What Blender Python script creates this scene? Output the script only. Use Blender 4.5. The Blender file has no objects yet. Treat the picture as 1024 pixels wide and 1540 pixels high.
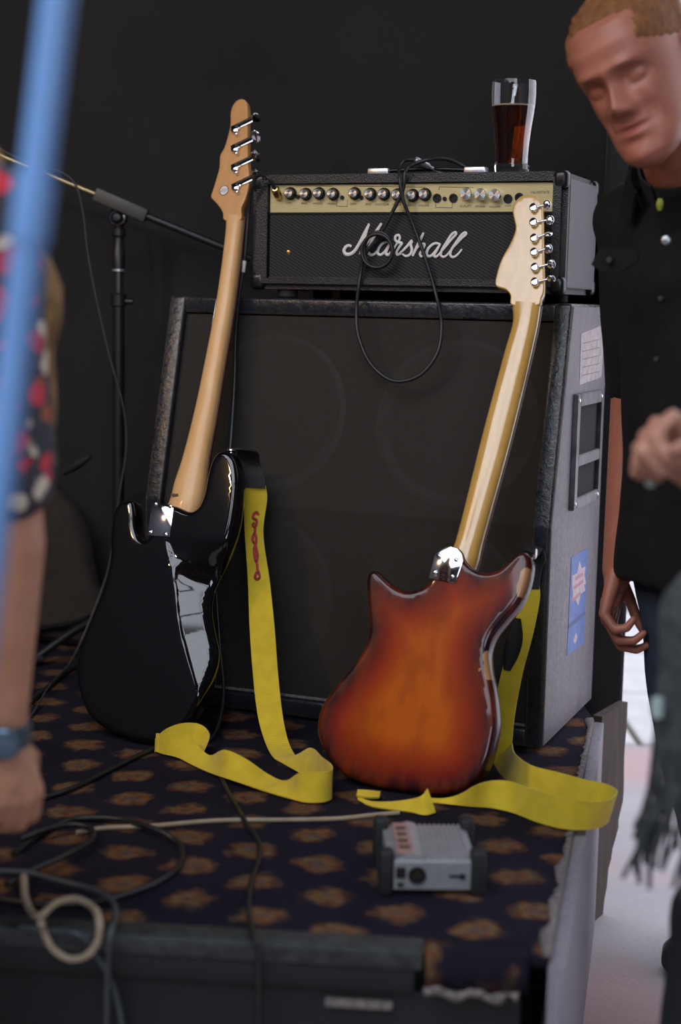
import bpy, bmesh, math, random
import numpy as np
from mathutils import Vector, Matrix, noise
from mathutils.geometry import delaunay_2d_cdt, intersect_line_plane

random.seed(7); rng = np.random.default_rng(7)
scene = bpy.context.scene
COL = scene.collection

# ------------------------------------------------------------------ camera
# floor z = 0, stage top z = S; camera fitted from the speaker cabinet's known size
S = 0.40
FPX, PITCH, ROLL = 2303.6, 0.1355, 0.0208
CAM = Vector((0, 0, 0.7486 + S))
_F = Vector((0, math.cos(PITCH), -math.sin(PITCH)))
_R = Vector((1, 0, 0)); _U = Vector((0, math.sin(PITCH), math.cos(PITCH)))
CR = _R * math.cos(ROLL) + _U * math.sin(ROLL)
CU = _U * math.cos(ROLL) - _R * math.sin(ROLL)
CF = _F
cam_d = bpy.data.cameras.new('camera'); cam_o = bpy.data.objects.new('camera', cam_d); COL.objects.link(cam_o)
cam_d.sensor_fit = 'VERTICAL'; cam_d.sensor_height = 36.0; cam_d.sensor_width = 24.0
cam_d.lens = FPX / 1540 * 36.0
m3 = Matrix((CR, CU, -CF)).transposed()
cam_o.matrix_world = Matrix.Translation(CAM) @ m3.to_4x4()
cam_d.dof.use_dof = True; cam_d.dof.focus_distance = 2.62; cam_d.dof.aperture_fstop = 2.2
cam_d.clip_start = 0.05
scene.camera = cam_o

# ------------------------------------------------------------------ light
scene.view_settings.view_transform = 'Standard'; scene.view_settings.look = 'None'
scene.view_settings.gamma = 1.0; scene.view_settings.use_curve_mapping = False
scene.view_settings.exposure = 0.0
world = bpy.data.worlds.new('overcast_sky'); scene.world = world; world.use_nodes = True
bg = world.node_tree.nodes['Background']; bg.inputs[0].default_value = (0.86, 0.87, 1.0, 1); bg.inputs[1].default_value = 2.6

def area_light(name, loc, target, sx, sy, power, color):
    d = bpy.data.lights.new(name, 'AREA'); d.shape = 'RECTANGLE'; d.size = sx; d.size_y = sy; d.energy = power; d.color = color
    o = bpy.data.objects.new(name, d); COL.objects.link(o); o.location = loc
    o.rotation_euler = (Vector(target) - Vector(loc)).to_track_quat('-Z', 'Y').to_euler()
    return o
# daylight through the skylight in the roof above and behind the photographer
area_light('skylight_daylight', (-1.225, -0.025, 2.93), (-1.225, -0.024, 0), 2.25, 3.15, 122, (0.84, 0.89, 1.0))
area_light('window_daylight', (.50, -2.68, 2.33), (.50, 2, 2.32), 1.8, 1.2, 62, (.80, .88, 1.0))
# warm stage lamp high at the left
ld = bpy.data.lights.new('warm_stage_lamp', 'SPOT'); ld.energy = 60; ld.color = (1.0, 0.62, 0.30); ld.spot_size = math.radians(55); ld.spot_blend = 0.6; ld.shadow_soft_size = 0.06
lo = bpy.data.objects.new('warm_stage_lamp', ld); COL.objects.link(lo); lo.location = (-2.3, 0.9, 2.5)
lo.rotation_euler = (Vector((-0.35, 2.8, 1.0)) - lo.location).to_track_quat('-Z', 'Y').to_euler()

# ------------------------------------------------------------------ helpers
def ray(x, y): return (CF + CR * ((x - 512) / FPX) - CU * ((y - 770) / FPX))
def onz(x, y, z=0.0):            # z above the stage top
    d = ray(x, y); return CAM + d * ((S + z - CAM.z) / d.z)
def ony(x, y, Y):
    d = ray(x, y); return CAM + d * (Y / d.y)
def onpl(x, y, P, n):
    d = ray(x, y); return CAM + d * ((Vector(P) - CAM).dot(n) / d.dot(n))
YAW = 0.3872
E1 = Vector((-math.cos(YAW), math.sin(YAW), 0)); E2 = Vector((math.sin(YAW), math.cos(YAW), 0)); EZ = Vector((0, 0, 1))
CO = Vector((0.350, 2.524, S))
def cab(u, v, z): return CO + E1 * u + E2 * v + EZ * z

def link(o, parent=None):
    COL.objects.link(o)
    if parent is not None: o.parent = parent
    return o
def tag(o, label=None, cat=None, group=None, kind=None):
    if label: o['label'] = label
    if cat: o['category'] = cat
    if group: o['group'] = group
    if kind: o['kind'] = kind
    return o
def thing(name, loc, label, cat, group=None, rot=None):
    o = bpy.data.objects.new(name, None); o.empty_display_size = 0.05; link(o)
    o.location = loc
    if rot is not None: o.rotation_euler = rot
    bpy.context.view_layer.update()
    return tag(o, label, cat, group)
def setparent(o, parent):
    """parent keeping world coordinates (meshes are written in world space)"""
    if parent is not None:
        o.parent = parent; o.matrix_parent_inverse = parent_world(parent).inverted()
def parent_world(p):
    m = p.matrix_basis.copy()
    if p.parent is not None: m = parent_world(p.parent) @ p.matrix_parent_inverse @ m
    return m
def mesh_obj(name, verts, faces, mat, parent=None, smooth=True, angle=None):
    me = bpy.data.meshes.new(name); me.from_pydata([tuple(v) for v in verts], [], [tuple(f) for f in faces]); me.update()
    return finish(name, me, mat, parent, smooth, angle)
def finish(name, me, mat, parent=None, smooth=True, angle=None):
    o = bpy.data.objects.new(name, me); COL.objects.link(o)
    if mat is not None: me.materials.append(mat)
    if smooth:
        me.shade_smooth()
        if angle is not None:
            try: me.set_sharp_from_angle(angle=math.radians(angle))
            except Exception: pass
    setparent(o, parent)
    return o
def bm_obj(name, bm, mat, parent=None, smooth=False, angle=None):
    bmesh.ops.recalc_face_normals(bm, faces=bm.faces)
    me = bpy.data.meshes.new(name); bm.to_mesh(me); bm.free()
    return finish(name, me, mat, parent, smooth, angle)
def basis(o, x, y, z):
    m = Matrix((x, y, z)).transposed().to_4x4(); m.translation = o; return m
def box(name, M, lo, hi, mat, parent=None, bevel=0.0, seg=2):
    """box in the frame M from lo to hi"""
    bm = bmesh.new(); bmesh.ops.create_cube(bm, size=1)
    for v in bm.verts:
        v.co = Vector([lo[i] + (v.co[i] + .5) * (hi[i] - lo[i]) for i in range(3)])
    if bevel > 0: bmesh.ops.bevel(bm, geom=list(bm.edges), offset=bevel, segments=seg, affect='EDGES', profile=0.5)
    bmesh.ops.transform(bm, matrix=M, verts=bm.verts)
    return bm_obj(name, bm, mat, parent, smooth=bevel > 0, angle=35)
def prism(name, poly, h0, h1, M, mat, parent=None, bevel=0.0, seg=2):
    """poly in frame xy, extruded from z=h0 to z=h1"""
    bm = bmesh.new(); a = [bm.verts.new((p[0], p[1], h0)) for p in poly]; b = [bm.verts.new((p[0], p[1], h1)) for p in poly]
    n = len(poly); bm.faces.new(a[::-1]); bm.faces.new(b)
    for i in range(n): bm.faces.new((a[i], a[(i + 1) % n], b[(i + 1) % n], b[i]))
    if bevel > 0: bmesh.ops.bevel(bm, geom=list(bm.edges), offset=bevel, segments=seg, affect='EDGES', profile=0.5)
    bmesh.ops.transform(bm, matrix=M, verts=bm.verts)
    return bm_obj(name, bm, mat, parent, smooth=bevel > 0, angle=35)
def lathe(name, prof, M, mat, parent=None, n=32, angle=35):
    verts, faces = [], []
    m = len(prof)
    for r, z in prof:
        for k in range(n):
            a = 2 * math.pi * k / n; verts.append(M @ Vector((r * math.cos(a), r * math.sin(a), z)))
    for j in range(m - 1):
        for k in range(n):
            faces.append((j * n + k, j * n + (k + 1) % n, (j + 1) * n + (k + 1) % n, (j + 1) * n + k))
    faces.append(tuple(range(n))[::-1]); faces.append(tuple((m - 1) * n + k for k in range(n)))
    me = bpy.data.meshes.new(name); me.from_pydata([tuple(v) for v in verts], [], faces)
    bm = bmesh.new(); bm.from_mesh(me); bmesh.ops.remove_doubles(bm, verts=bm.verts, dist=1e-6); bmesh.ops.recalc_face_normals(bm, faces=bm.faces); bm.to_mesh(me); bm.free()
    return finish(name, me, mat, parent, True, angle)
def catmull(pts, n=8, closed=False):
    P = [np.array(p, float) for p in pts]; out = []; m = len(P)
    rngi = range(m) if closed else range(m - 1)
    for i in rngi:
        if closed: p0, p1, p2, p3 = P[(i - 1) % m], P[i], P[(i + 1) % m], P[(i + 2) % m]
        else:
            p1, p2 = P[i], P[i + 1]; p0 = P[i - 1] if i > 0 else 2 * p1 - p2; p3 = P[i + 2] if i + 2 < m else 2 * p2 - p1
        d1 = max(np.linalg.norm(p1 - p0), 1e-6) ** .5; d2 = max(np.linalg.norm(p2 - p1), 1e-6) ** .5; d3 = max(np.linalg.norm(p3 - p2), 1e-6) ** .5
        m1 = (p1 - p0) / d1 - (p2 - p0) / (d1 + d2) + (p2 - p1) / d2; m2 = (p2 - p1) / d2 - (p3 - p1) / (d2 + d3) + (p3 - p2) / d3
        m1 *= d2; m2 *= d2
        for k in range(n):
            t = k / n
            out.append((2 * t**3 - 3 * t**2 + 1) * p1 + (t**3 - 2 * t**2 + t) * m1 + (-2 * t**3 + 3 * t**2) * p2 + (t**3 - t**2) * m2)
    if not closed: out.append(P[-1])
    return out
def tube_data(pts, r, sides=8, flat=None):
    """pts Vector list, r radius or list"""
    P = [Vector(p) for p in pts]; n = len(P); R = r if hasattr(r, '__len__') else [r] * n
    verts, faces = [], []; up = None
    for i in range(n):
        t = (P[min(i + 1, n - 1)] - P[max(i - 1, 0)]).normalized()
        if flat is not None: a = (flat - t * flat.dot(t)).normalized(); b = t.cross(a)
        else:
            if up is None: up = Vector((0, 0, 1)) if abs(t.z) < .9 else Vector((1, 0, 0))
            a = (up - t * up.dot(t)); a = a.normalized() if a.length > 1e-6 else t.orthogonal().normalized(); up = a; b = t.cross(a)
        for k in range(sides):
            an = 2 * math.pi * k / sides
            ka, kb = (0.55, 1.0) if flat is not None else (1, 1)
            verts.append(P[i] + a * (R[i] * ka * math.cos(an)) + b * (R[i] * kb * math.sin(an)))
    for i in range(n - 1):
        for k in range(sides):
            faces.append((i * sides + k, i * sides + (k + 1) % sides, (i + 1) * sides + (k + 1) % sides, (i + 1) * sides + k))
    faces.append(tuple(range(sides))[::-1]); faces.append(tuple((n - 1) * sides + k for k in range(sides)))
    return verts, faces
def tube(name, pts, r, mat, parent=None, sides=8, smooth_n=8, flat=None):
    if smooth_n:
        if hasattr(r, '__len__'):
            q = catmull([(*p, rr) for p, rr in zip(pts, r)], smooth_n); pts = [Vector(a[:3]) for a in q]; r = [a[3] for a in q]
        else: pts = [Vector(a) for a in catmull(pts, smooth_n)]
    v, f = tube_data(pts, r, sides, flat)
    return mesh_obj(name, v, f, mat, parent, True, 60)
def multi_tube(name, paths, mat, parent=None, sides=6, flat=None):
    V, Fc = [], []
    for pts, r in paths:
        v, f = tube_data(pts, r, sides, flat); k = len(V); V += v; Fc += [tuple(i + k for i in g) for g in f]
    return mesh_obj(name, V, Fc, mat, parent, True, 60)
def rod(name, p0, p1, r, mat, parent=None, sides=12, r1=None):
    return tube(name, [p0, p1], [r, r1 if r1 is not None else r], mat, parent, sides, 0)
def ribbon(name, stations, th, mat, parent=None, n=8, across=4):
    """stations: (point, width_vector) ; strip from point to point+width_vector"""
    q = catmull([(*p, *w) for p, w in stations], n)
    A = [Vector(a[:3]) for a in q]; W = [Vector(a[3:]) for a in q]
    verts, faces = [], []; m = len(A)
    for i in range(m):
        t = (A[min(i + 1, m - 1)] - A[max(i - 1, 0)]).normalized(); nn = t.cross(W[i]).normalized() * (th / 2)
        for k in range(across + 1): verts.append(A[i] + W[i] * (k / across) + nn)
        for k in range(across, -1, -1): verts.append(A[i] + W[i] * (k / across) - nn)
    c = 2 * (across + 1)
    for i in range(m - 1):
        for k in range(c): faces.append((i * c + k, i * c + (k + 1) % c, (i + 1) * c + (k + 1) % c, (i + 1) * c + k))
    faces.append(tuple(range(c))[::-1]); faces.append(tuple((m - 1) * c + k for k in range(c)))
    return mesh_obj(name, verts, faces, mat, parent, True, 40)

# ------------------------------------------------------------------ materials
class NT:
    def __init__(s, name):
        s.m = bpy.data.materials.new(name); s.m.use_nodes = True; s.t = s.m.node_tree; s.t.nodes.clear()
        s.out = s.n('ShaderNodeOutputMaterial'); s.b = s.n('ShaderNodeBsdfPrincipled'); s.l(s.b.outputs[0], s.out.inputs[0])
        s.tc = s.n('ShaderNodeTexCoord')
    def n(s, typ, **kw):
        x = s.t.nodes.new(typ)
        for k, v in kw.items(): setattr(x, k, v)
        return x
    def l(s, a, b): s.t.links.new(a, b)
    def set(s, **kw):
        for k, v in kw.items(): s.b.inputs[k.replace('_', ' ')].default_value = v
    def noise(s, scale, detail=3, rough=.5, vec=None, dist=0):
        x = s.n('ShaderNodeTexNoise'); x.inputs['Scale'].default_value = scale; x.inputs['Detail'].default_value = detail
        x.inputs['Roughness'].default_value = rough; x.inputs['Distortion'].default_value = dist
        s.l(vec if vec is not None else s.tc.outputs['Object'], x.inputs['Vector']); return x
    def ramp(s, fac, stops, interp='LINEAR'):
        x = s.n('ShaderNodeValToRGB'); x.color_ramp.interpolation = interp; e = x.color_ramp.elements
        while len(e) < len(stops): e.new(0.5)
        for i, (p, c) in enumerate(stops):
            e[i].position = p; e[i].color = (*c, 1) if len(c) == 3 else c
        s.l(fac, x.inputs[0]); return x
    def math(s, op, a, b=None, c=None, clamp=False):
        x = s.n('ShaderNodeMath', operation=op); x.use_clamp = clamp
        for i, v in enumerate((a, b, c)):
            if v is None: continue
            if isinstance(v, (int, float)): x.inputs[i].default_value = v
            else: s.l(v, x.inputs[i])
        return x.outputs[0]
    def mix(s, fac, a, b):
        x = s.n('ShaderNodeMix', data_type='RGBA')
        for i, v in ((0, fac), (6, a), (7, b)):
            if isinstance(v, (int, float)): x.inputs[i].default_value = v
            elif isinstance(v, tuple): x.inputs[i].default_value = (*v, 1)
            else: s.l(v, x.inputs[i])
        return x.outputs[2]
    def mapping(s, scale=(1, 1, 1), rot=(0, 0, 0), src='Object'):
        x = s.n('ShaderNodeMapping'); x.inputs['Scale'].default_value = scale; x.inputs['Rotation'].default_value = rot
        s.l(s.tc.outputs[src], x.inputs[0]); return x.outputs[0]
    def bump(s, h, strength=.3, dist=.002):
        x = s.n('ShaderNodeBump'); x.inputs['Strength'].default_value = strength; x.inputs['Distance'].default_value = dist
        s.l(h, x.inputs['Height']); s.l(x.outputs[0], s.b.inputs['Normal']); return x
def simple(name, col, rough=.5, metal=0.0, var=.15, scale=40, bump=0.0, **kw):
    t = NT(name); t.set(Roughness=rough, Metallic=metal, **kw)
    nz = t.noise(scale)
    c0 = tuple(c * (1 - var) for c in col); c1 = tuple(min(1, c * (1 + var)) for c in col)
    r = t.ramp(nz.outputs[0], [(.3, c0), (.7, c1)]); t.l(r.outputs[0], t.b.inputs['Base Color'])
    if bump: t.bump(nz.outputs[0], bump)
    return t.m

def edge_wear(name, base, base2, wear, rough=.45, amount=.5, radius=.006, bumpscale=220, streak=None, chip=.735, bs=.25):
    """painted / vinyl surface rubbed through to wood along its edges"""
    t = NT(name)
    bv = t.n('ShaderNodeBevel'); bv.samples = 4; bv.inputs[0].default_value = radius
    g = t.n('ShaderNodeNewGeometry')
    dt = t.n('ShaderNodeVectorMath', operation='DOT_PRODUCT'); t.l(bv.outputs[0], dt.inputs[0]); t.l(g.outputs['Normal'], dt.inputs[1])
    edge = t.math('SUBTRACT', 1.0, dt.outputs['Value'], clamp=True)
    nz = t.noise(28, 5, .65); nz2 = t.noise(120, 3)
    msk = t.math('MULTIPLY', edge, t.math('GREATER_THAN', nz.outputs[0], 1 - amount))
    msk = t.math('GREATER_THAN', msk, .05)
    chips = t.math('GREATER_THAN', t.noise(45, 6, .75).outputs[0], chip)
    msk = t.math('MAXIMUM', msk, chips)
    vec = t.mapping(streak) if streak else None
    base_c = t.ramp(t.noise(9, 4, .6, vec).outputs[0], [(.3, base), (.7, base2)])
    t.l(t.mix(msk, base_c.outputs[0], wear), t.b.inputs['Base Color'])
    rr = t.ramp(nz2.outputs[0], [(.3, (rough - .1,) * 3), (.7, (rough + .15,) * 3)]); t.l(rr.outputs[0], t.b.inputs['Roughness'])
    t.bump(t.noise(bumpscale, 4, .7).outputs[0], bs, .003)
    return t.m

M = {}
# ---- setting
t = NT('black_drape'); t.set(Roughness=.95); r = t.ramp(t.noise(3, 5, .6).outputs[0], [(.3, (.0085, .0080, .0085)), (.75, (.0145, .0138, .0140))]); t.l(r.outputs[0], t.b.inputs['Base Color'])
t.set(Sheen_Weight=.15); t.bump(t.noise(500, 2).outputs[0], .2, .001); M['drape'] = t.m
M['dark_wall'] = simple('dark_wall_paint', (.035, .035, .04), .8, scale=4)
M['ceiling'] = simple('dark_ceiling_paint', (.05, .05, .055), .9, scale=4)
t = NT('concrete_floor'); t.set(Roughness=.75)
big = t.noise(1.6, 4, .6); fine = t.noise(60, 4, .7); pk = t.noise(2.3, 3, .55)
c = t.ramp(big.outputs[0], [(.3, (.30, .28, .29)), (.7, (.42, .40, .41))])
c2 = t.mix(t.ramp(pk.outputs[0], [(.42, (0, 0, 0)), (.58, (1, 1, 1))]).outputs[0], c.outputs[0], (.46, .31, .31))
sp = t.math('GREATER_THAN', t.noise(95, 2).outputs[0], .72)
c3 = t.mix(t.math('MULTIPLY', sp, .6), c2, (.14, .13, .13))
c4 = t.mix(t.math('MULTIPLY', fine.outputs[0], .25), c3, (.2, .19, .2)); t.l(c4, t.b.inputs['Base Color']); t.bump(fine.outputs[0], .4, .004); M['concrete'] = t.m
M['slab'] = simple('paving_slab', (.50, .50, .50), .8, var=.12, scale=9, bump=.2)
M['joint'] = simple('paving_joint_sand', (.13, .13, .09), .95, scale=30)
# ---- stage carpet: staggered rows of orange motifs on navy
t = NT('pub_carpet'); t.set(Roughness=1.0, Specular_IOR_Level=.1)
nzd = t.noise(30, 3, .6); sub = t.n('ShaderNodeVectorMath', operation='SUBTRACT'); t.l(nzd.outputs['Color'], sub.inputs[0]); sub.inputs[1].default_value = (.5, .5, .5)
sc = t.n('ShaderNodeVectorMath', operation='SCALE'); t.l(sub.outputs[0], sc.inputs[0]); sc.inputs['Scale'].default_value = .040
ad = t.n('ShaderNodeVectorMath', operation='ADD'); t.l(t.tc.outputs['Object'], ad.inputs[0]); t.l(sc.outputs[0], ad.inputs[1])
mp = t.n('ShaderNodeMapping'); t.l(ad.outputs[0], mp.inputs[0]); mp.inputs['Rotation'].default_value = (0, 0, -.105)
sx = t.n('ShaderNodeSeparateXYZ'); t.l(mp.outputs[0], sx.inputs[0])
# lattice anchored on the motif seen at (-0.192, 1.961)
_ca, _sa = math.cos(-.105), math.sin(-.105); ax, ay = -.192 * _ca - 1.961 * _sa, -.192 * _sa + 1.961 * _ca
ux = t.math('ADD', t.math('DIVIDE', t.math('SUBTRACT', sx.outputs[0], ax), .087), 20.5)
col = t.math('FLOOR', ux); fx = t.math('SUBTRACT', t.math('FRACT', ux), .5)
par = t.math('MODULO', col, 2.0)
uy = t.math('ADD', t.math('ADD', t.math('DIVIDE', t.math('SUBTRACT', sx.outputs[1], ay), .114), 20.5), t.math('MULTIPLY', par, .5))
fy = t.math('SUBTRACT', t.math('FRACT', uy), .5)
ax_ = t.math('ABSOLUTE', fx); ay_ = t.math('ABSOLUTE', fy)
wob = t.noise(26, 3, .6)
d = t.math('SQRT', t.math('ADD', t.math('POWER', t.math('MULTIPLY', ax_, .92), 2.0), t.math('POWER', t.math('MULTIPLY', ay_, 1.35), 2.0)))
d = t.math('ADD', d, t.math('MULTIPLY', t.math('SUBTRACT', wob.outputs[0], .5), .45))
msk = t.ramp(d, [(.22, (1, 1, 1)), (.40, (0, 0, 0))])
core = t.ramp(d, [(.02, (1, 1, 1)), (.16, (0, 0, 0))])
blot = t.noise(55, 4, .7)
mot = t.ramp(blot.outputs[0], [(.32, (.065, .022, .014)), (.45, (.155, .062, .022)), (.58, (.135, .085, .042)), (.72, (.085, .078, .068))])
mot2 = t.mix(t.math('MULTIPLY', core.outputs[0], .45), mot.outputs[0], (.045, .05, .075))
navy = t.ramp(t.noise(3, 4).outputs[0], [(.3, (.010, .0085, .016)), (.7, (.016, .013, .022))])
cc = t.mix(t.math('MULTIPLY', msk.outputs[0], t.ramp(t.noise(70, 3, .7).outputs[0], [(.3, (.45,) * 3), (.55, (1,) * 3)]).outputs[0]), navy.outputs[0], mot2)
t.l(cc, t.b.inputs['Base Color']); t.bump(t.noise(420, 2).outputs[0], .6, .003); M['carpet'] = t.m
M['stage_front'] = simple('dark_green_grey_board', (.006, .008, .0085), .7, scale=12, bump=.1)
t = NT('whitewashed_board'); t.set(Roughness=.6); g = t.noise(14, 4, .6, t.mapping((12, 12, 1)))
r = t.ramp(g.outputs[0], [(.3, (.13, .12, .14)), (.6, (.23, .215, .245)), (.8, (.19, .17, .18))]); t.l(r.outputs[0], t.b.inputs['Base Color']); t.bump(g.outputs[0], .2); M['white_board'] = t.m
M['trim_strip'] = simple('worn_edge_strip', (.024, .028, .028), .5, scale=60, var=.5, bump=.2)
M['raw_edge'] = simple('frayed_hessian', (.15, .13, .125), .95, scale=120, var=.5, bump=.4)
t = NT('old_brown_plywood'); t.set(Roughness=.8); g = t.noise(7, 5, .6, t.mapping((10, 10, 1)))
r = t.ramp(g.outputs[0], [(.3, (.035, .025, .02)), (.7, (.085, .058, .045))]); t.l(r.outputs[0], t.b.inputs['Base Color']); t.bump(g.outputs[0], .3); M['plywood'] = t.m
# ---- gear
M['cab_front'] = edge_wear('worn_black_paint', (.009, .010, .013), (.022, .024, .030), (.26, .18, .10), .27, .60, .007, 70, None, .69, .5)
M['cab_side'] = edge_wear('worn_vinyl_painted_sheen', (.13, .115, .13), (.19, .17, .185), (.24, .18, .12), .38, .45, .004, 160, (9, 9, 1.2))  # black vinyl; grazing daylight reflection is painted into the base as lilac grey
t = NT('speaker_grille_cloth'); t.set(Roughness=.85)
ww = t.n('ShaderNodeTexWave'); ww.inputs['Scale'].default_value = 130; ww.bands_direction = 'X'; t.l(t.tc.outputs['Object'], ww.inputs[0])
w2 = t.n('ShaderNodeTexWave'); w2.inputs['Scale'].default_value = 130; w2.bands_direction = 'Z'; t.l(t.tc.outputs['Object'], w2.inputs[0])
wv = t.math('MULTIPLY', ww.outputs[1], w2.outputs[1])
r = t.ramp(wv, [(.0, (.019, .015, .012)), (1, (.072, .058, .046))]); t.l(r.outputs[0], t.b.inputs['Base Color']); t.bump(wv, .4, .001)
tr = t.n('ShaderNodeBsdfTransparent'); mx = t.n('ShaderNodeMixShader'); mx.inputs[0].default_value = .38; t.l(t.b.outputs[0], mx.inputs[1]); t.l(tr.outputs[0], mx.inputs[2]); t.l(mx.outputs[0], t.out.inputs[0]); M['grille'] = t.m
M['baffle'] = simple('black_baffle', (.008, .008, .008), .9)
M['cone'] = simple('paper_speaker_cone', (.05, .048, .046), .8, scale=30)
M['speaker_rim'] = simple('grey_speaker_frame', (.26, .25, .24), .5, metal=.4)
t = NT('black_tolex'); t.set(Roughness=.42); v = t.n('ShaderNodeTexVoronoi'); v.inputs['Scale'].default_value = 420; t.l(t.tc.outputs['Object'], v.inputs[0])
r = t.ramp(t.noise(14, 4).outputs[0], [(.3, (.012, .012, .013)), (.7, (.024, .024, .026))]); t.l(r.outputs[0], t.b.inputs['Base Color']); t.bump(v.outputs[0], .5, .001); M['tolex'] = t.m
t = NT('tolex_painted_sheen'); t.set(Roughness=.5); v = t.n('ShaderNodeTexVoronoi'); v.inputs['Scale'].default_value = 420; t.l(t.tc.outputs['Object'], v.inputs[0])
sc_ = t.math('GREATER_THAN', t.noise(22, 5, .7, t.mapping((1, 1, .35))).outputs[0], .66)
t.l(t.mix(sc_, (.072, .064, .072), (.014, .012, .014)), t.b.inputs['Base Color']); t.bump(v.outputs[0], .5, .001); M['tolex_side'] = t.m  # pale grey is daylight sheen painted onto black tolex
M['black_plastic'] = simple('black_plastic', (.010, .010, .011), .3)
M['rubber'] = simple('black_rubber', (.012, .012, .013), .7)
t = NT('amp_grille_cloth'); t.set(Roughness=.8); ww = t.n('ShaderNodeTexWave'); ww.inputs['Scale'].default_value = 110; ww.bands_direction = 'DIAGONAL'; t.l(t.tc.outputs['Object'], ww.inputs[0])
r = t.ramp(ww.outputs[1], [(.2, (.008, .008, .009)), (.9, (.026, .025, .025))]); t.l(r.outputs[0], t.b.inputs['Base Color']); t.bump(ww.outputs[1], .5, .001); M['amp_grille'] = t.m
t = NT('brushed_gold_panel'); t.set(Metallic=.25, Roughness=.42); g = t.noise(30, 3, .5, t.mapping((2, 2, 60)))
r = t.ramp(g.outputs[0], [(.3, (.50, .42, .20)), (.7, (.60, .52, .28))]); t.l(r.outputs[0], t.b.inputs['Base Color']); M['gold'] = t.m
M['brass'] = simple('brass_plug', (.75, .48, .16), .25, metal=1.0)
M['chrome'] = simple('chrome', (.82, .82, .85), .08, metal=1.0, var=.03)
t = NT('spun_aluminium'); t.set(Metallic=1.0, Roughness=.26, Anisotropic=.8); t.set(Base_Color=(.86, .86, .87, 1)); tg = t.n('ShaderNodeTangent', direction_type='RADIAL', axis='Z'); t.l(tg.outputs[0], t.b.inputs['Tangent']); M['spun'] = t.m
M['alu'] = simple('silver_handle_cap', (.62, .62, .64), .35, metal=.8)
M['cream'] = simple('cream_plastic_letters', (.74, .70, .66), .4, var=.05)
M['ink'] = simple('dark_panel_print', (.06, .045, .02), .6)
M['cable'] = simple('black_cable_rubber', (.014, .014, .015), .45, var=.3)
M['cable_blue'] = simple('dark_blue_grey_cable', (.05, .058, .066), .5)
M['cable_beige'] = simple('beige_cable', (.34, .27, .18), .6)
M['cable_grey'] = simple('grey_cable', (.05, .05, .048), .5)
M['white_tape'] = simple('white_tape', (.65, .62, .56), .6)
# ---- guitars
t = NT('sunburst_lacquer'); t.set(Roughness=.35, Specular_IOR_Level=.15, Coat_Weight=.55, Coat_Roughness=.05)
at = t.n('ShaderNodeAttribute', attribute_name='edge'); gr = t.noise(9, 5, .6, t.mapping((1, 1, .1), (0, -.2, 0)), .6)
e2 = t.math('ADD', at.outputs['Fac'], t.math('MULTIPLY', t.math('SUBTRACT', gr.outputs[0], .5), .10))
r = t.ramp(e2, [(.0, (.010, .003, .005)), (.14, (.030, .004, .006)), (.36, (.17, .009, .003)), (.62, (.32, .034, .002)), (.95, (.46, .092, .003))])
gl = t.noise(26, 4, .6, t.mapping((1, 1, .05), (0, -.22, 0)))
c = t.mix(t.math('MULTIPLY', t.ramp(gl.outputs[0], [(.42, (0,) * 3), (.62, (1,) * 3)]).outputs[0], .55), r.outputs[0], (.22, .030, .002))
wr = t.n('ShaderNodeAttribute', attribute_name='wear'); ch = t.noise(60, 4, .7)
wm = t.ramp(t.math('ADD', wr.outputs['Fac'], t.math('MULTIPLY', t.math('SUBTRACT', ch.outputs[0], .5), .9)), [(.48, (0,) * 3), (.56, (1,) * 3)])
c2 = t.mix(wm.outputs[0], c, (.42, .22, .10)); t.l(c2, t.b.inputs['Base Color']); M['sunburst'] = t.m
t = NT('black_gloss_lacquer'); t.set(Roughness=.06, Base_Color=(.004, .004, .005, 1), Specular_IOR_Level=.42, Coat_Weight=.35, Coat_Roughness=.02)
sm = t.noise(6, 3); rr = t.ramp(sm.outputs[0], [(.4, (.04,) * 3), (.8, (.09,) * 3)]); t.l(rr.outputs[0], t.b.inputs['Roughness']); M['black_gloss'] = t.m
def wood(name, c0, c1, rough=.35, coat=.4, rot=-.2):
    t = NT(name); t.set(Roughness=rough, Coat_Weight=coat, Coat_Roughness=.12); g = t.noise(16, 4, .55, t.mapping((4, 4, .35), (0, rot, 0)))
    f = t.noise(240, 2, .5, t.mapping((1, 1, .04), (0, rot, 0)))
    r = t.ramp(t.math('ADD', t.math('MULTIPLY', g.outputs[0], .8), t.math('MULTIPLY', f.outputs[0], .2)), [(.3, c0), (.7, c1)]); t.l(r.outputs[0], t.b.inputs['Base Color']); return t.m
M['bass_maple'] = wood('satin_maple', (.62, .34, .13), (.72, .42, .18), .42, .15)
M['bass_head'] = wood('amber_maple', (.50, .24, .07), (.60, .30, .10), .42, .2)
M['amber_maple'] = wood('glossy_amber_maple', (.50, .28, .06), (.62, .37, .10), .22, 1.0)
M['rosewood'] = wood('rosewood', (.045, .014, .008), (.09, .03, .016), .5, .1)
t = NT('yellow_webbing'); t.set(Roughness=.8, Sheen_Weight=.2); g = t.noise(40, 3); wv = t.n('ShaderNodeTexWave'); wv.inputs['Scale'].default_value = 160; wv.bands_direction = 'Z'; t.l(t.tc.outputs['Object'], wv.inputs[0])
r = t.ramp(g.outputs[0], [(.3, (.60, .43, .012)), (.7, (.72, .53, .022))]); t.l(r.outputs[0], t.b.inputs['Base Color']); t.bump(wv.outputs[1], .35, .001); M['webbing'] = t.m
M['leather'] = simple('black_leather', (.007, .0065, .0065), .75, scale=150, bump=.2)
M['red_print'] = simple('dark_red_print', (.35, .012, .015), .6, scale=160, var=.5)
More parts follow.
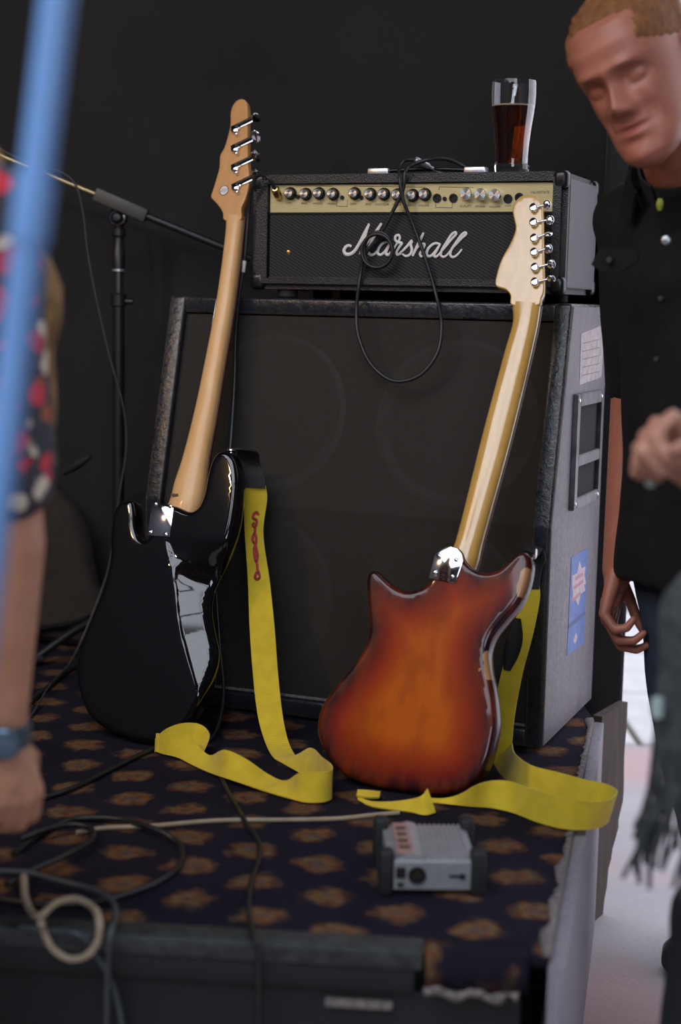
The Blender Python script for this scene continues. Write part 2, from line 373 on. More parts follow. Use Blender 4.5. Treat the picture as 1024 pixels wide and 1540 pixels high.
# ---- other
M['di_alu'] = simple('grey_aluminium_case', (.40, .41, .43), .4, metal=.5, var=.1)
M['di_red'] = simple('worn_red_label', (.33, .19, .17), .5, scale=90, var=.35)
M['di_dark'] = simple('dark_socket', (.012, .012, .013), .4)
t = NT('clear_glass'); t.set(Roughness=.0, IOR=1.48, Transmission_Weight=1.0, Base_Color=(1, 1, 1, 1)); M['glass'] = t.m
t = NT('brown_ale'); t.set(Roughness=.0, IOR=1.34, Transmission_Weight=1.0, Base_Color=(.45, .10, .012, 1)); M['beer'] = t.m
M['foam'] = simple('thin_beer_foam', (.55, .42, .26), .7, scale=200)
M['stand_black'] = simple('black_powder_coat', (.012, .012, .013), .38)
M['stand_grey'] = simple('dull_steel_tube', (.09, .085, .08), .35, metal=.8)
M['brass_rod'] = simple('tarnished_boom_rod', (.40, .30, .16), .35, metal=.9)
M['bag'] = simple('dark_brown_padded_cloth', (.026, .018, .014), .9, scale=60, bump=.25)
M['blue_pole'] = simple('blue_painted_metal', (.16, .32, .62), .35, var=.08, scale=10)

# ================================================================== SETTING
I4 = Matrix.Identity(4)
def struct(o): o['kind'] = 'structure'; return o
# floor slab: indoors and out to the paving
ST_F = Vector((.253, 1.695)); ST_B = Vector((.478, 2.77))           # stage right edge, front and rear
struct(prism('floor', [(-4, -4), (4.5, -4), (4.5, 3.95), (-4, 3.95)], -.10, 0.0, I4, M['concrete']))
pv = struct(prism('pavement', [(-4, 3.95), (4.5, 3.95), (4.5, 9.2), (-4, 9.2)], -.10, -.012, I4, M['joint']))
k = 0; slab_me = None
for j in range(9):
    for i in range(9):
        x0 = .20 + (i - 1) * .62 - (j % 2) * .31; y0 = 3.97 + j * .56
        w, h = .605, .545
        if slab_me is None:
            o = box('paving_slab', I4, (0, 0, -.012), (w, h, 0.0), M['slab'], None, .006, 1); slab_me = o.data
        else:
            o = bpy.data.objects.new('paving_slab', slab_me); COL.objects.link(o)
        o.location = (x0, y0, random.uniform(-.001, .003)); o.parent = pv
# backdrop: black drape right behind the cabinet, running back to the left
WR = Vector((.545, 2.915)); WD = Vector((-math.cos(YAW), math.sin(YAW)))
WN = Vector((-math.sin(YAW), -math.cos(YAW)))
def drape(name, P0, D, Nn, L, z0, z1, amp, mat, nx=260, nz=24, seed=0):
    verts, faces = [], []
    for j in range(nz + 1):
        z = z0 + (z1 - z0) * j / nz; f = .35 + .65 * (1 - j / nz)
        for i in range(nx + 1):
            s = L * i / nx
            w = amp * f * (math.sin(s * 14 + seed) * .4 + .6 * noise.noise(Vector((s * 4.1 + seed, z * .35, seed)))) + .35 * amp * noise.noise(Vector((s * 2.2, z * 3, 5 + seed)))
            p = P0 + D * s + Nn * (w * min(1, s / .12 + .15)); verts.append((p.x, p.y, z))
    for j in range(nz):
        for i in range(nx):
            a = j * (nx + 1) + i; faces.append((a, a + 1, a + nx + 2, a + nx + 1))
    o = mesh_obj(name, verts, faces, mat, None, True)
    md = o.modifiers.new('thickness', 'SOLIDIFY'); md.thickness = .004
    return struct(o)
drape('wall_back', WR, WD, WN, 3.6, S + .008, 3.0, .026, M['drape'])
# outer walls and roof of the marquee-like room; open at the right rear to daylight
struct(prism('wall_left', [(-2.75, -3.6), (-2.60, -3.6), (-2.60, 4.6), (-2.75, 4.6)], 0, 3.0, I4, M['dark_wall']))
struct(prism('wall_front', [(-2.6, -2.9), (2.6, -2.9), (2.6, -2.75), (-2.6, -2.75)], 0, 3.0, I4, M['dark_wall']))
struct(prism('wall_right', [(2.45, -2.75), (2.6, -2.75), (2.6, 1.9), (2.45, 1.9)], 0, 3.0, I4, M['dark_wall']))
cl = struct(prism('ceiling', [(-2.75, -3.6), (2.6, -3.6), (2.6, 2.1), (.9, 2.75), (.56, 2.95), (-2.75, 4.35)], 3.0, 3.08, I4, M['ceiling']))
sk = struct(box('window_1', I4, (-2.40, -1.65, 2.935), (-.06, 1.60, 2.999), M['white_board'], None, .004, 1)); 

for a_, b_ in (((-.32, -1.6), (-.30, 1.42)), ((-1.22, -1.6), (-1.20, 1.42)), ((-2.35, -.92), (-.10, -.90)), ((-2.35, .02), (-.10, .04))): box('skylight_bar', I4, (a_[0], a_[1], 2.89), (b_[0], b_[1], 2.925), M['dark_wall'], sk)
w2 = struct(box('window_2', I4, (-.44, -2.749, 1.69), (1.44, -2.70, 2.96), M['white_board'], None, .004, 1))
for xx in (-.44, .0, .45, .92, 1.40): box('window_bar', I4, (xx, -2.66, 1.69), (xx + .035, -2.63, 2.97), M['dark_wall'], w2)
for zz in (1.69, 2.25, 2.94): box('window_bar', I4, (-.44, -2.66, zz), (1.44, -2.63, zz + .035), M['dark_wall'], w2)
t = NT('grey_brick_outside'); t.set(Roughness=.9); bk = t.n('ShaderNodeTexBrick'); t.l(t.mapping((1, 1, 1), (math.pi / 2, 0, 0)), bk.inputs[0]); bk.inputs['Scale'].default_value = 4.5
bk.inputs['Color1'].default_value = (.20, .17, .16, 1); bk.inputs['Color2'].default_value = (.26, .22, .20, 1); bk.inputs['Mortar'].default_value = (.30, .29, .28, 1); t.l(bk.outputs[0], t.b.inputs['Base Color']); t.bump(bk.outputs['Fac'], .3)
struct(prism('wall_outside', [(-4, 9.0), (8, 9.0), (8, 9.2), (-4, 9.2)], -.1, 3.3, I4, t.m))
# ------------------------------------------------------------------ stage riser
st = thing('stage_riser', (-1.0, 2.6, 0), 'low carpeted stage riser carrying the amplifier and both guitars', 'stage')
FL = Vector((-2.55, 1.695 + .084 * 2.8)); RB = ST_F + (ST_B - ST_F) * 1.02
wl = WR + WD * ((-2.55 - WR.x) / WD.x)
RC_ = ST_F + (ST_B - ST_F) * .985
deck = [(FL.x, FL.y), (ST_F.x, ST_F.y), (RC_.x, RC_.y), (WR.x - .075, WR.y + .03), (wl.x, wl.y + .05)]
def inset(poly, d):
    c = Vector((sum(p[0] for p in poly) / len(poly), sum(p[1] for p in poly) / len(poly)))
    return [(p[0] + (c.x - p[0]) / max(1e-6, (c - Vector(p)).length) * d, p[1] + (c.y - p[1]) / max(1e-6, (c - Vector(p)).length) * d) for p in poly]
prism('carpet', deck, S - .014, S, I4, M['carpet'], st, .004, 2)
prism('riser_frame', inset(deck, .05), 0.02, S - .0145, I4, M['baffle'], st)
fd = (ST_F - FL).normalized(); fn = Vector((fd.y, -fd.x))          # along the front, outward normal
Mf = basis(Vector((FL.x, FL.y, 0)), Vector((fd.x, fd.y, 0)), Vector((fn.x, fn.y, 0)), EZ); Lf = (ST_F - FL).length
box('front_board', Mf, (0, -.025, 0), (Lf - .03, -.006, S - .055), M['stage_front'], st, .002, 1)
box('front_ledge', Mf, (0, -.02, S - .052), (Lf - .155, .006, S - .022), M['stage_front'], st, .003, 2)
box('edge_strip', Mf, (0, -.03, S - .021), (Lf - .145, .012, S + .004), M['trim_strip'], st, .004, 2)
box('lower_batten', Mf, (Lf - .26, -.006, S - .075), (Lf - .18, .004, S - .066), M['raw_edge'], st, .001, 1)
# torn carpet end at the corner
verts, faces = [], []
for i in range(15):
    s = Lf - .142 + i * .0085; dz = -.038 - .012 * noise.noise(Vector((i * .6, 0, 0))); 
    for k2, (nn, zz) in enumerate(((-.02, S + .002), (.004, S - .002), (.009, S - .015), (.010 + .004 * noise.noise(Vector((i * .9, 3, 0))), S + dz))):
        verts.append(Mf @ Vector((s, nn, zz)))
for i in range(14):
    for k2 in range(3): a = i * 4 + k2; faces.append((a, a + 4, a + 5, a + 1))
tc_ = mesh_obj('torn_carpet_flap', verts, faces, M['carpet'], st); md = tc_.modifiers.new('thickness', 'SOLIDIFY'); md.thickness = .006
tube('frayed_edge', [Mf @ Vector((Lf - .142 + i * .012, .012 + .002 * math.sin(i * 2.1), S - .045 + .004 * math.sin(i * 1.7))) for i in range(10)], [.006 + .002 * math.sin(i * 3) for i in range(10)], M['raw_edge'], st)
# right side: whitewashed board then frayed carpet edge
rd = (ST_B - ST_F).normalized(); rn = Vector((rd.y, -rd.x)); Lr = (RB - ST_F).length
Mr = basis(Vector((ST_F.x, ST_F.y, 0)), Vector((rd.x, rd.y, 0)), Vector((rn.x, rn.y, 0)), EZ)
box('side_board', Mr, (-.012, .0, 0), (Lr - .045, .020, S - .006), M['white_board'], st, .003, 2)
verts, faces = [], []
for i in range(100):
    s = i / 99 * (Lr - .048); w = .004 + .022 * abs(noise.noise(Vector((s * 9, 1, 0)))) ** 1.3 + .005 * noise.noise(Vector((s * 60, 2, 0)))
    verts += [Mr @ Vector((s, -w - .002, S + .0006)), Mr @ Vector((s, .000, S + .0016)), Mr @ Vector((s, .0015, S - .006))]
for i in range(99):
    for k2 in range(2): a = i * 3 + k2; faces.append((a, a + 3, a + 4, a + 1))
fe = mesh_obj('frayed_side_edge', verts, faces, M['raw_edge'], st); md = fe.modifiers.new('thickness', 'SOLIDIFY'); md.thickness = .001
# rough brown ply upright under the end of the drape, broken at its lower corner
pa = ST_B + Vector((.014, -.010)); pb = Vector((.560, 2.872)); pd_ = (pb - pa).normalized(); pn = Vector((pd_.y, -pd_.x)); Lp = (pb - pa).length
Mp = basis(Vector((pa.x, pa.y, 0)), Vector((pd_.x, pd_.y, 0)), EZ, Vector((pn.x, pn.y, 0)))
edge = [(Lp, .40)] + [(Lp - .002 - .003 * math.sin(i * 5.3), .40 - i * .022) for i in range(1, 10)] + [(Lp - .012, .185), (Lp - .02, .17), (Lp - .018, .155), (Lp - .028, .14), (Lp - .045, .12), (Lp - .05, .10), (Lp - .062, .085), (Lp - .066, .05), (Lp - .075, .03), (Lp - .08, 0)]
o = prism('plywood_upright', [(0, 0)] + edge[::-1] + [(0, .40)], -.018, 0, Mp, M['plywood'], None)
tag(o, 'brown splintered plywood upright at the rear corner of the stage', 'board')
# black side flat hanging over the end of the drape
o = drape('black_side_cloth', Vector((.477, 2.886)), Vector((.98, .17)).normalized(), Vector((.2, -.98)), .079, S - .075, 2.6, .004, M['drape'], 10, 20, 3)
del o['kind']; tag(o, 'narrow strip of black cloth hanging at the end of the backdrop above the plywood upright', 'cloth')

# ================================================================== SPEAKER CABINET
W, HC, DB, DT, HK = .770, .756, .365, .271, .385
SL = DB - DT
root = thing('speaker_cabinet', cab(W / 2, DB / 2, 0), 'large battered black guitar speaker cabinet with slanted grille under the amplifier head', 'speaker')
Mc = basis(CO, E1, E2, EZ)                     # u left, v back, z up (left handed basis handled by normals recalculation)
T = .032
prof = [(0, .004), (0, HK), (SL, HC), (DB, HC), (DB, .004)]        # (v, z)
def side_panel(u0, u1, mat):
    bm = bmesh.new(); a = [bm.verts.new((u0, v, z)) for v, z in prof]; b = [bm.verts.new((u1, v, z)) for v, z in prof]
    bm.faces.new(a); bm.faces.new(b[::-1])
    for i in range(5): bm.faces.new((a[i], b[i], b[(i + 1) % 5], a[(i + 1) % 5]))
    bmesh.ops.bevel(bm, geom=list(bm.edges), offset=.005, segments=3, affect='EDGES', profile=.5)
    bmesh.ops.transform(bm, matrix=Mc, verts=bm.verts)
    return bm_obj('side_panel', bm, mat, root, True, 35)
# the right side is two layers: the painted board end that shows at the front, and the black vinyl face with its daylight sheen painted grey
side_panel(0.001, T, M['cab_front']); side_panel(W - T, W, M['cab_front'])
def inset_prof(d):
    return [(d, .004 + d), (d, HK - .002), (SL + d * .75, HC - d), (DB - d, HC - d), (DB - d, .004 + d)]
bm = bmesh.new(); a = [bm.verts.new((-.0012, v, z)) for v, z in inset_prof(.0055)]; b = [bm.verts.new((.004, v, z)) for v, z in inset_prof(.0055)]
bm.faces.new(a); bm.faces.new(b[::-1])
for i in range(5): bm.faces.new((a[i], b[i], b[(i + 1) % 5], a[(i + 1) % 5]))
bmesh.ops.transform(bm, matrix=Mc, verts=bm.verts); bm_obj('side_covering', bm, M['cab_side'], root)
box('top_panel', Mc, (T - .003, SL + .002, HC - .031), (W - T + .003, DB - .002, HC - .001), M['cab_front'], root, .005, 3)
box('bottom_panel', Mc, (T - .003, .002, .004), (W - T + .003, DB - .002, .036), M['cab_front'], root, .005, 3)
box('back_panel', Mc, (T, DB - .018, .036), (W - T, DB - .003, HC - .031), M['baffle'], root)
# front: baffle, speakers and grille cloth in two planes
RC = .016
ns = Vector((0, -(HC - HK), SL)).normalized()  # outward normal of the slanted plane (u,v,z)
ts = Vector((0, SL, HC - HK)).normalized()
def panel(name, depth, mat, lower, t_=.003, z_lo=None, z_hi=None):
    if lower:
        return box(name, Mc, (T, depth, .036), (W - T, depth + t_, HK), mat, root)
    o0 = Mc @ Vector((T, 0, HK)); fr = basis(o0, E1, Mc.to_3x3() @ ts, Mc.to_3x3() @ (-ns))
    Ls = math.hypot(SL, HC - HK)
    return box(name, fr, (0, 0, depth), (W - 2 * T, Ls - .030, depth + t_), mat, root)
panel('lower_baffle', RC + .055, M['baffle'], True, .012); panel('upper_baffle', RC + .055, M['baffle'], False, .012)
panel('lower_grille', RC, M['grille'], True, .0015); panel('upper_grille', RC, M['grille'], False, .0015)
box('centre_rail', Mc, (T, RC + .004, HK - .010), (W - T, RC + .05, HK + .006), M['baffle'], root)
Ls = math.hypot(SL, HC - HK)
for low in (True, False):
    for uu in (.205, .565):
        if low: c0 = Mc @ Vector((uu, RC + .054, .215)); fr = basis(c0, E1, EZ, -E2)
        else:
            c0 = Mc @ (Vector((uu, 0, HK)) + ts * (Ls * .47) - ns * (RC + .054)); fr = basis(c0, E1, Mc.to_3x3() @ ts, Mc.to_3x3() @ ns)
        sp = lathe('speaker', [(.150, 0), (.150, .008), (.140, .011), (.133, .008), (.128, .004)], fr, M['speaker_rim'], root, 48)
        lathe('cone', [(.127, .005), (.118, .010), (.060, -.03), (.05, -.032)], fr, M['cone'], sp, 48)
        lathe('dust_cap', [(.052, -.030), (.045, -.020), (.03, -.012), (.0, -.008)], fr, M['speaker_rim'], sp, 32)
# thin piping round the grille
for (z0, z1) in ((.036, .040),):
    box('grille_piping', Mc, (T, RC - .006, .037), (W - T, RC - .001, .042), M['raw_edge'], root, .001, 1)
# metal side handle with two openings (on the right side, u = 0 plane, facing -u)
def side_pt(x, y): p = onpl(x, y, CO, E1) - CO; return Vector((p.dot(E2), p.z))
hp = [side_pt(860, 596), side_pt(900, 583), side_pt(893, 742), side_pt(855, 776)]
hv0 = (hp[0].x + hp[3].x) / 2; hv1 = (hp[1].x + hp[2].x) / 2; hz0 = (hp[2].y + hp[3].y) / 2; hz1 = (hp[0].y + hp[1].y) / 2
h0 = hz0 + .02; h1 = hz0 + .075; h2 = hz0 + .095; h3 = hz1 - .022; b0 = hv0 + .022; b1 = hv1 - .012
bm = bmesh.new()
def hb(v0, v1, z0, z1, u0=-.010, u1=-.0008):
    r_ = bmesh.ops.create_cube(bm, size=1)
    for v in r_['verts']: v.co = Vector((u0 + (v.co.x + .5) * (u1 - u0), v0 + (v.co.y + .5) * (v1 - v0), z0 + (v.co.z + .5) * (z1 - z0)))
hb(hv0, b0, hz0, hz1); hb(b1, hv1, hz0, hz1); hb(b0, b1, hz0, h0); hb(b0, b1, h3, hz1); hb(b0, b1, h1, h2)
bmesh.ops.bevel(bm, geom=list(bm.edges), offset=.0015, segments=2, affect='EDGES')
bmesh.ops.transform(bm, matrix=Mc, verts=bm.verts)
hd = bm_obj('side_handle', bm, simple('scuffed_handle_metal', (.16, .15, .16), .35, metal=.5, scale=40, var=.3), root, True, 35); hd['label'] = 'grey metal recessed carrying handle plate'
box('handle_recess', Mc, (-.0022, b0, h0), (-.0014, b1, h1), M['baffle'], hd); box('handle_recess', Mc, (-.0022, b0, h2), (-.0014, b1, h3), M['baffle'], hd)
for (a_, b_) in ((hv0 + .012, hz1 - .011), (hv1 - .014, hz1 - .011), (hv0 + .012, hz0 + .011), (hv1 - .014, hz0 + .011)):
    lathe('screw', [(.0035, 0), (.0035, .0012), (.002, .0018), (0, .0018)], basis(Mc @ Vector((-.010, a_, b_)), E2, EZ, -E1), M['chrome'], hd, 10)
def decal(name, pix, mat, lift, parent=root):
    pts = [side_pt(*p) for p in pix]; fr = basis(Mc @ Vector((-.0013, 0, 0)), E2, EZ, -E1)
    return prism(name, [tuple(p) for p in pts], 0.0, lift, fr, mat, parent)
sticker_white = simple('yellowed_paper_label', (.42, .36, .36), .6, scale=70, var=.25)
lab = decal('paper_label', [(872, 502), (907, 488), (903, 567), (870, 579)], sticker_white, .0006); lab['label'] = 'pale pink paper label with faint scribbles'
for i in range(5):
    x0 = 874; y0 = 516 + i * 12
    decal('scribble', [(x0, y0), (x0 + 26, y0 - 6), (x0 + 26, y0 - 5), (x0, y0 + 1.2)], simple('faded_ink', (.20, .16, .17), .7), .0008, lab)
blue = simple('blue_sticker', (.055, .14, .45), .35, scale=50, var=.2); pink = simple('faded_pink_white_print', (.55, .43, .46), .5, scale=60); red_f = simple('faded_red_print', (.46, .22, .26), .5, scale=60)
sb = decal('star_sticker', [(858, 838), (883, 824), (876, 967), (851, 986)], blue, .0006); sb['label'] = 'blue sticker with a pale star and red lines'
def cr(x, y): return (840 + x * 60 / 486, 810 + y * 190 / 1540)
decal('star_print', [cr(*p) for p in [(240, 270), (265, 360), (315, 340), (300, 440), (320, 545), (295, 560), (310, 630), (255, 670), (222, 820), (190, 740), (140, 765), (160, 680), (150, 560), (150, 450), (210, 425)]], pink, .0009, sb)
for a_, b_ in (((190, 470), (280, 405)), ((170, 580), (285, 490)), ((150, 735), (250, 640))):
    decal('red_line_print', [cr(a_[0], a_[1]), cr(b_[0], b_[1]), cr(b_[0], b_[1] + 45), cr(a_[0], a_[1] + 45)], red_f, .0011, sb)
decal('small_star_print', [cr(*p) for p in [(200, 1140), (215, 1190), (205, 1240), (180, 1290), (165, 1240), (180, 1190)]], pink, .0009, sb)
decal('dark_band_print', [cr(110, 1045), cr(310, 875), cr(305, 935), cr(110, 1100)], simple('dark_sticker_band', (.035, .07, .22), .4), .0008, sb)

# ================================================================== AMPLIFIER HEAD
AU0, AU1, AV0, AV1, AZ0, AZ1 = .020, .607, .100, .335, .772, .977
amp = thing('amplifier_head', cab((AU0 + AU1) / 2, (AV0 + AV1) / 2, HC), 'black guitar amplifier head with gold control panel and cream script lettering', 'amplifier')
fr_t = .028
bm = bmesh.new(); r_ = bmesh.ops.create_cube(bm, size=1)
for v in bm.verts: v.co = Vector((AU0 + (v.co.x + .5) * (AU1 - AU0), AV0 + (v.co.y + .5) * (AV1 - AV0), AZ0 + (v.co.z + .5) * (AZ1 - AZ0)))
bmesh.ops.bevel(bm, geom=list(bm.edges), offset=.010, segments=4, affect='EDGES')
bm.faces.ensure_lookup_table()
ff = min(bm.faces, key=lambda f: f.calc_center_median().y if f.calc_area() > .05 else 9)
def amp_pt(x, y, dv=0.0):
    p = onpl(x, y, cab(0, AV0 + dv, 0), E2) - CO; return Vector((p.dot(E1), p.z))
GT = [amp_pt(404, 272), amp_pt(830, 280)]; GB = [amp_pt(404, 314), amp_pt(830, 323)]
gz1 = (GT[0].y + GT[1].y) / 2; gz0 = (GB[0].y + GB[1].y) / 2; gu1 = GT[0].x; gu0 = max(GT[1].x, AU0 + .026)
lz0 = (amp_pt(404, 414).y + amp_pt(760, 428).y) / 2
res = bmesh.ops.inset_region(bm, faces=[ff], thickness=.001)
for v in ff.verts:
    v.co.x = gu0 - .002 if v.co.x < .3 else gu1 + .002; v.co.z = lz0 if v.co.z < (AZ0 + AZ1) / 2 else gz1 + .002
res = bmesh.ops.extrude_face_region(bm, geom=[ff])
nf = [f for f in res['geom'] if isinstance(f, bmesh.types.BMFace)]
bmesh.ops.translate(bm, verts=list({v for f in nf for v in f.verts}), vec=(0, .014, 0))
bmesh.ops.delete(bm, geom=[ff], context='FACES_ONLY')
bmesh.ops.transform(bm, matrix=Mc, verts=bm.verts)
shell = bm_obj('case', bm, M['tolex'], amp, True, 35)
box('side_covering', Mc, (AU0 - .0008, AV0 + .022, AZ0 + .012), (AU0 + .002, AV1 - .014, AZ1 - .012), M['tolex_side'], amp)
gp = box('control_panel', Mc, (gu0, AV0 + .008, gz0), (gu1, AV0 + .0138, gz1), M['gold'], amp); gp['label'] = 'brushed gold control panel'
box('front_cloth', Mc, (gu0, AV0 + .007, lz0 + .001), (gu1, AV0 + .0136, gz0 - .0035), M['amp_grille'], amp, .001, 1)
box('cloth_piping', Mc, (gu0, AV0 + .0045, lz0 + .0005), (gu1, AV0 + .0085, lz0 + .003), M['trim_strip'], amp)
box('panel_lip', Mc, (gu0, AV0 + .005, gz0 - .0035), (gu1, AV0 + .0138, gz0 - .0005), M['black_plastic'], amp)
for uu in (AU0 - .002, AU1 - .026):
    for zz in (AZ0 - .002, AZ1 - .030):
        for vv in (AV0 - .002, AV1 - .026):
            box('corner_cap', Mc, (uu, vv, zz), (uu + .028, vv + .028, zz + .032), M['black_plastic'], amp, .010, 4)
for uu in (AU0 + .06, AU1 - .06):
    for vv in (AV0 + .035, AV1 - .035):
        lathe('rubber_foot', [(.016, 0), (.019, .003), (.019, AZ0 - HC)], basis(Mc @ Vector((uu, vv, HC)), E1, E2, EZ), M['rubber'], amp, 16)
# knobs, jacks, switches, print on the panel plane (v = AV0+.008)
PV = AV0 + .008
def on_panel(x, y): p = onpl(x, y, cab(0, PV, 0), E2) - CO; return Vector((p.dot(E1), p.z))
def panel_frame(p, dv=0.0): return basis(Mc @ Vector((p.x, PV + dv, p.y)), -E1, EZ, -E2)
knob_black, knob_silver = None, None
def knob(x, y, silver):
    p = on_panel(x + 4, y + 7); fr = panel_frame(p)
    if silver: k = lathe('knob', [(.0105, .0), (.0105, .012), (.0098, .0135), (0, .0137)], I4, M['spun'], None, 28)
    else:
        k = lathe('knob', [(.0112, 0), (.0112, .004), (.0094, .006), (.0090, .0125)], I4, M['black_plastic'], None, 28)
    k.matrix_world = fr; k.parent = amp; k.matrix_parent_inverse = parent_world(amp).inverted()
    if not silver:
        c = lathe('knob_cap', [(.0082, .0120), (.0082, .0135), (.0074, .0142), (0, .0143)], I4, M['spun'], None, 28)
        c.parent = k; c.matrix_parent_inverse = Matrix.Identity(4)
    else: k['label'] = 'silver knob'
for x, y in ((434, 284), (457, 285), (477, 284), (498, 285), (530.5, 284), (554, 285), (574.5, 285), (595, 286), (617.7, 287), (636, 285.6)): knob(x, y, False)
for x, y in ((699.5, 285), (721, 286), (742.5, 287)): knob(x, y, True)
for x, y in ((657.4, 298), (682, 298), (764, 299), (781, 297)):
    fr = panel_frame(on_panel(x, y)); s_ = lathe('jack_socket', [(.0078, 0), (.0078, .0022), (.0045, .0022), (.0042, .0003)], fr, M['black_plastic'], amp, 20)
for x, y in ((669, 299), (448.5, 296), (515, 297), (544, 297)):
    lathe('push_button', [(.0036, 0), (.0036, .003), (.003, .0036), (0, .0036)], panel_frame(on_panel(x, y)), M['black_plastic'], amp, 14)
def text(s, x, y, size, name='panel_lettering'):
    cu = bpy.data.curves.new(name, 'FONT'); cu.body = s; cu.size = size; cu.align_x = 'CENTER'; cu.resolution_u = 2
    o = bpy.data.objects.new(name, cu); COL.objects.link(o)
    me = bpy.data.meshes.new_from_object(o.evaluated_get(bpy.context.evaluated_depsgraph_get())); bpy.data.objects.remove(o)
    me.transform(panel_frame(on_panel(x, y), -.0004)); return finish(name, me, M['ink'], amp, False)
for s_, x, y in (('GAIN', 434, 306.5), ('BASS', 457.5, 307), ('MIDDLE', 478, 307.5), ('TREBLE', 498.5, 308), ('GAIN', 531, 308), ('BASS', 554, 308.5), ('CONTOUR', 574.5, 309), ('TREBLE', 596, 309.5), ('BASS', 617, 310), ('VOLUME', 637, 310.5), ('QUALITY', 700, 311.5), ('REVERB', 722, 312), ('VOLUME', 744, 312.5), ('OUT', 764, 311)):
    text(s_, x, y, .0052)
text('VALVESTATE', 812, 291, .0058); text('NORMAL CHANNEL', 472, 277.5, .005); text('BOOST CHANNEL', 590, 279, .005)
def pline(a_, b_):
    p, q = on_panel(*a_), on_panel(*b_); p = Mc @ Vector((p.x, PV - .0003, p.y)); q = Mc @ Vector((q.x, PV - .0003, q.y))
    rod('printed_rule', p, q, .0004, M['ink'], amp, 4)
for a_, b_ in (((445, 279.5), (500, 280)), ((533, 280), (640, 281.5)), ((661, 281), (712, 282)), ((661, 281), (660, 286)), ((655, 303), (655, 312)), ((655, 312), (680, 312.5)), ((680, 303), (680, 312.5)), ((507, 300), (506, 310)), ((506, 310), (522, 310.5)), ((522, 310.5), (522.5, 300))): pline(a_, b_)
# script lettering, traced as pen strokes on the cloth
def ca(x, y): return (505 + x * 100 / 1024, 325 + y * 75 / 768)
def cb(x, y): return (600 + x * 110 / 1024, 325 + y * 75 / 698)
A_, B_ = ca, cb
LET = [
 [[(A_, [(240, 470), (200, 452), (150, 478), (125, 535), (150, 582), (210, 588), (280, 545), (360, 425), (435, 270), (515, 118)]), 1.15],
  [(A_, [(515, 118), (470, 240), (430, 380), (400, 490), (372, 588)]), 1.0], [(A_, [(372, 588), (430, 475), (500, 375), (590, 275), (705, 112)]), 1.15],
  [(A_, [(705, 112), (620, 265), (550, 400), (505, 500), (500, 560), (540, 598), (590, 585), (650, 520)]), .95]],
 [[(A_, [(835, 410), (780, 398), (710, 430), (655, 510), (645, 570), (685, 598), (745, 555), (835, 410)]), .9], [(A_, [(850, 400), (800, 500), (770, 575), (800, 598), (850, 555), (910, 470)]), .95]],
 [[(A_, [(880, 520), (935, 430), (985, 345), (970, 295), (925, 305), (912, 360), (950, 405), (1015, 415), (975, 480), (935, 560), (945, 600), (1010, 575)]), .85]],
 [[(B_, [(-20, 545), (40, 495), (110, 425), (180, 345), (165, 400), (180, 470), (155, 535), (95, 560), (45, 530)]), .9]],
 [[(B_, [(345, 232), (305, 315), (250, 430), (190, 560)]), 1.0], [(B_, [(190, 560), (245, 455), (310, 395), (355, 395), (330, 465), (295, 535), (315, 565), (360, 530), (400, 470)]), .9]],
 [[(B_, [(575, 392), (510, 380), (440, 420), (390, 495), (395, 555), (440, 560), (510, 490), (575, 392)]), .9], [(B_, [(580, 385), (525, 485), (490, 550), (515, 570), (570, 525)]), .9]],
 [[(B_, [(565, 525), (650, 430), (740, 320), (800, 250), (790, 228), (745, 250), (670, 360), (600, 480), (585, 545), (620, 572), (665, 550), (710, 495)]), .85]],
 [[(B_, [(705, 500), (790, 405), (880, 310), (940, 250), (930, 230), (885, 255), (800, 370), (730, 480), (718, 545), (750, 575), (800, 555), (845, 510), (882, 462)]), .85]]]
CLV = AV0 + .007
for strokes in LET:
    paths = []
    for (fn_, pts), wd in strokes:
        P3 = []
        for p in pts:
            q = onpl(*fn_(*p), cab(0, CLV - .002, 0), E2); P3.append(q)
        P3 = [Vector(a_) for a_ in catmull(P3, 6)]; n_ = len(P3)
        paths.append((P3, [.0026 * wd * (0.75 + .35 * math.sin(math.pi * min(1, max(0, i / (n_ - 1))))) for i in range(n_)]))
    multi_tube('logo_letter', paths, M['cream'], amp, 8, flat=-E2)
q = on_panel(434, 380); lathe('badge', [(.0045, 0), (.0045, .001), (.003, .0014), (0, .0014)], basis(Mc @ Vector((q.x, CLV, q.y)), -E1, EZ, -E2), M['brass'], amp, 6)
# carrying handle strap on top with silver end caps
def top_u(x): return (onpl(x, 258, cab(0, AV0 + .06, 0), E2) - CO).dot(E1)
ua, ub = top_u(571), top_u(716)
hs = tube('handle_strap', [Mc @ Vector((ua - (ua - ub) * f, AV0 + .06, AZ1 + .007 + .004 * math.sin(f * math.pi))) for f in (0, .2, .5, .8, 1)], .007, M['black_plastic'], amp, 10, 4, flat=EZ)
for uu in (ua, ub):
    box('handle_end_cap', Mc, (uu - .020, AV0 + .048, AZ1 - .0005), (uu + .020, AV0 + .072, AZ1 + .013), M['alu'], amp, .003, 2)
# input plug with cable tail
pq = on_panel(420, 296); pe = Mc @ Vector((pq.x, PV - .002, pq.y)); pg = onpl(410, 277, cab(0, AV0 - .035, 0), E2)

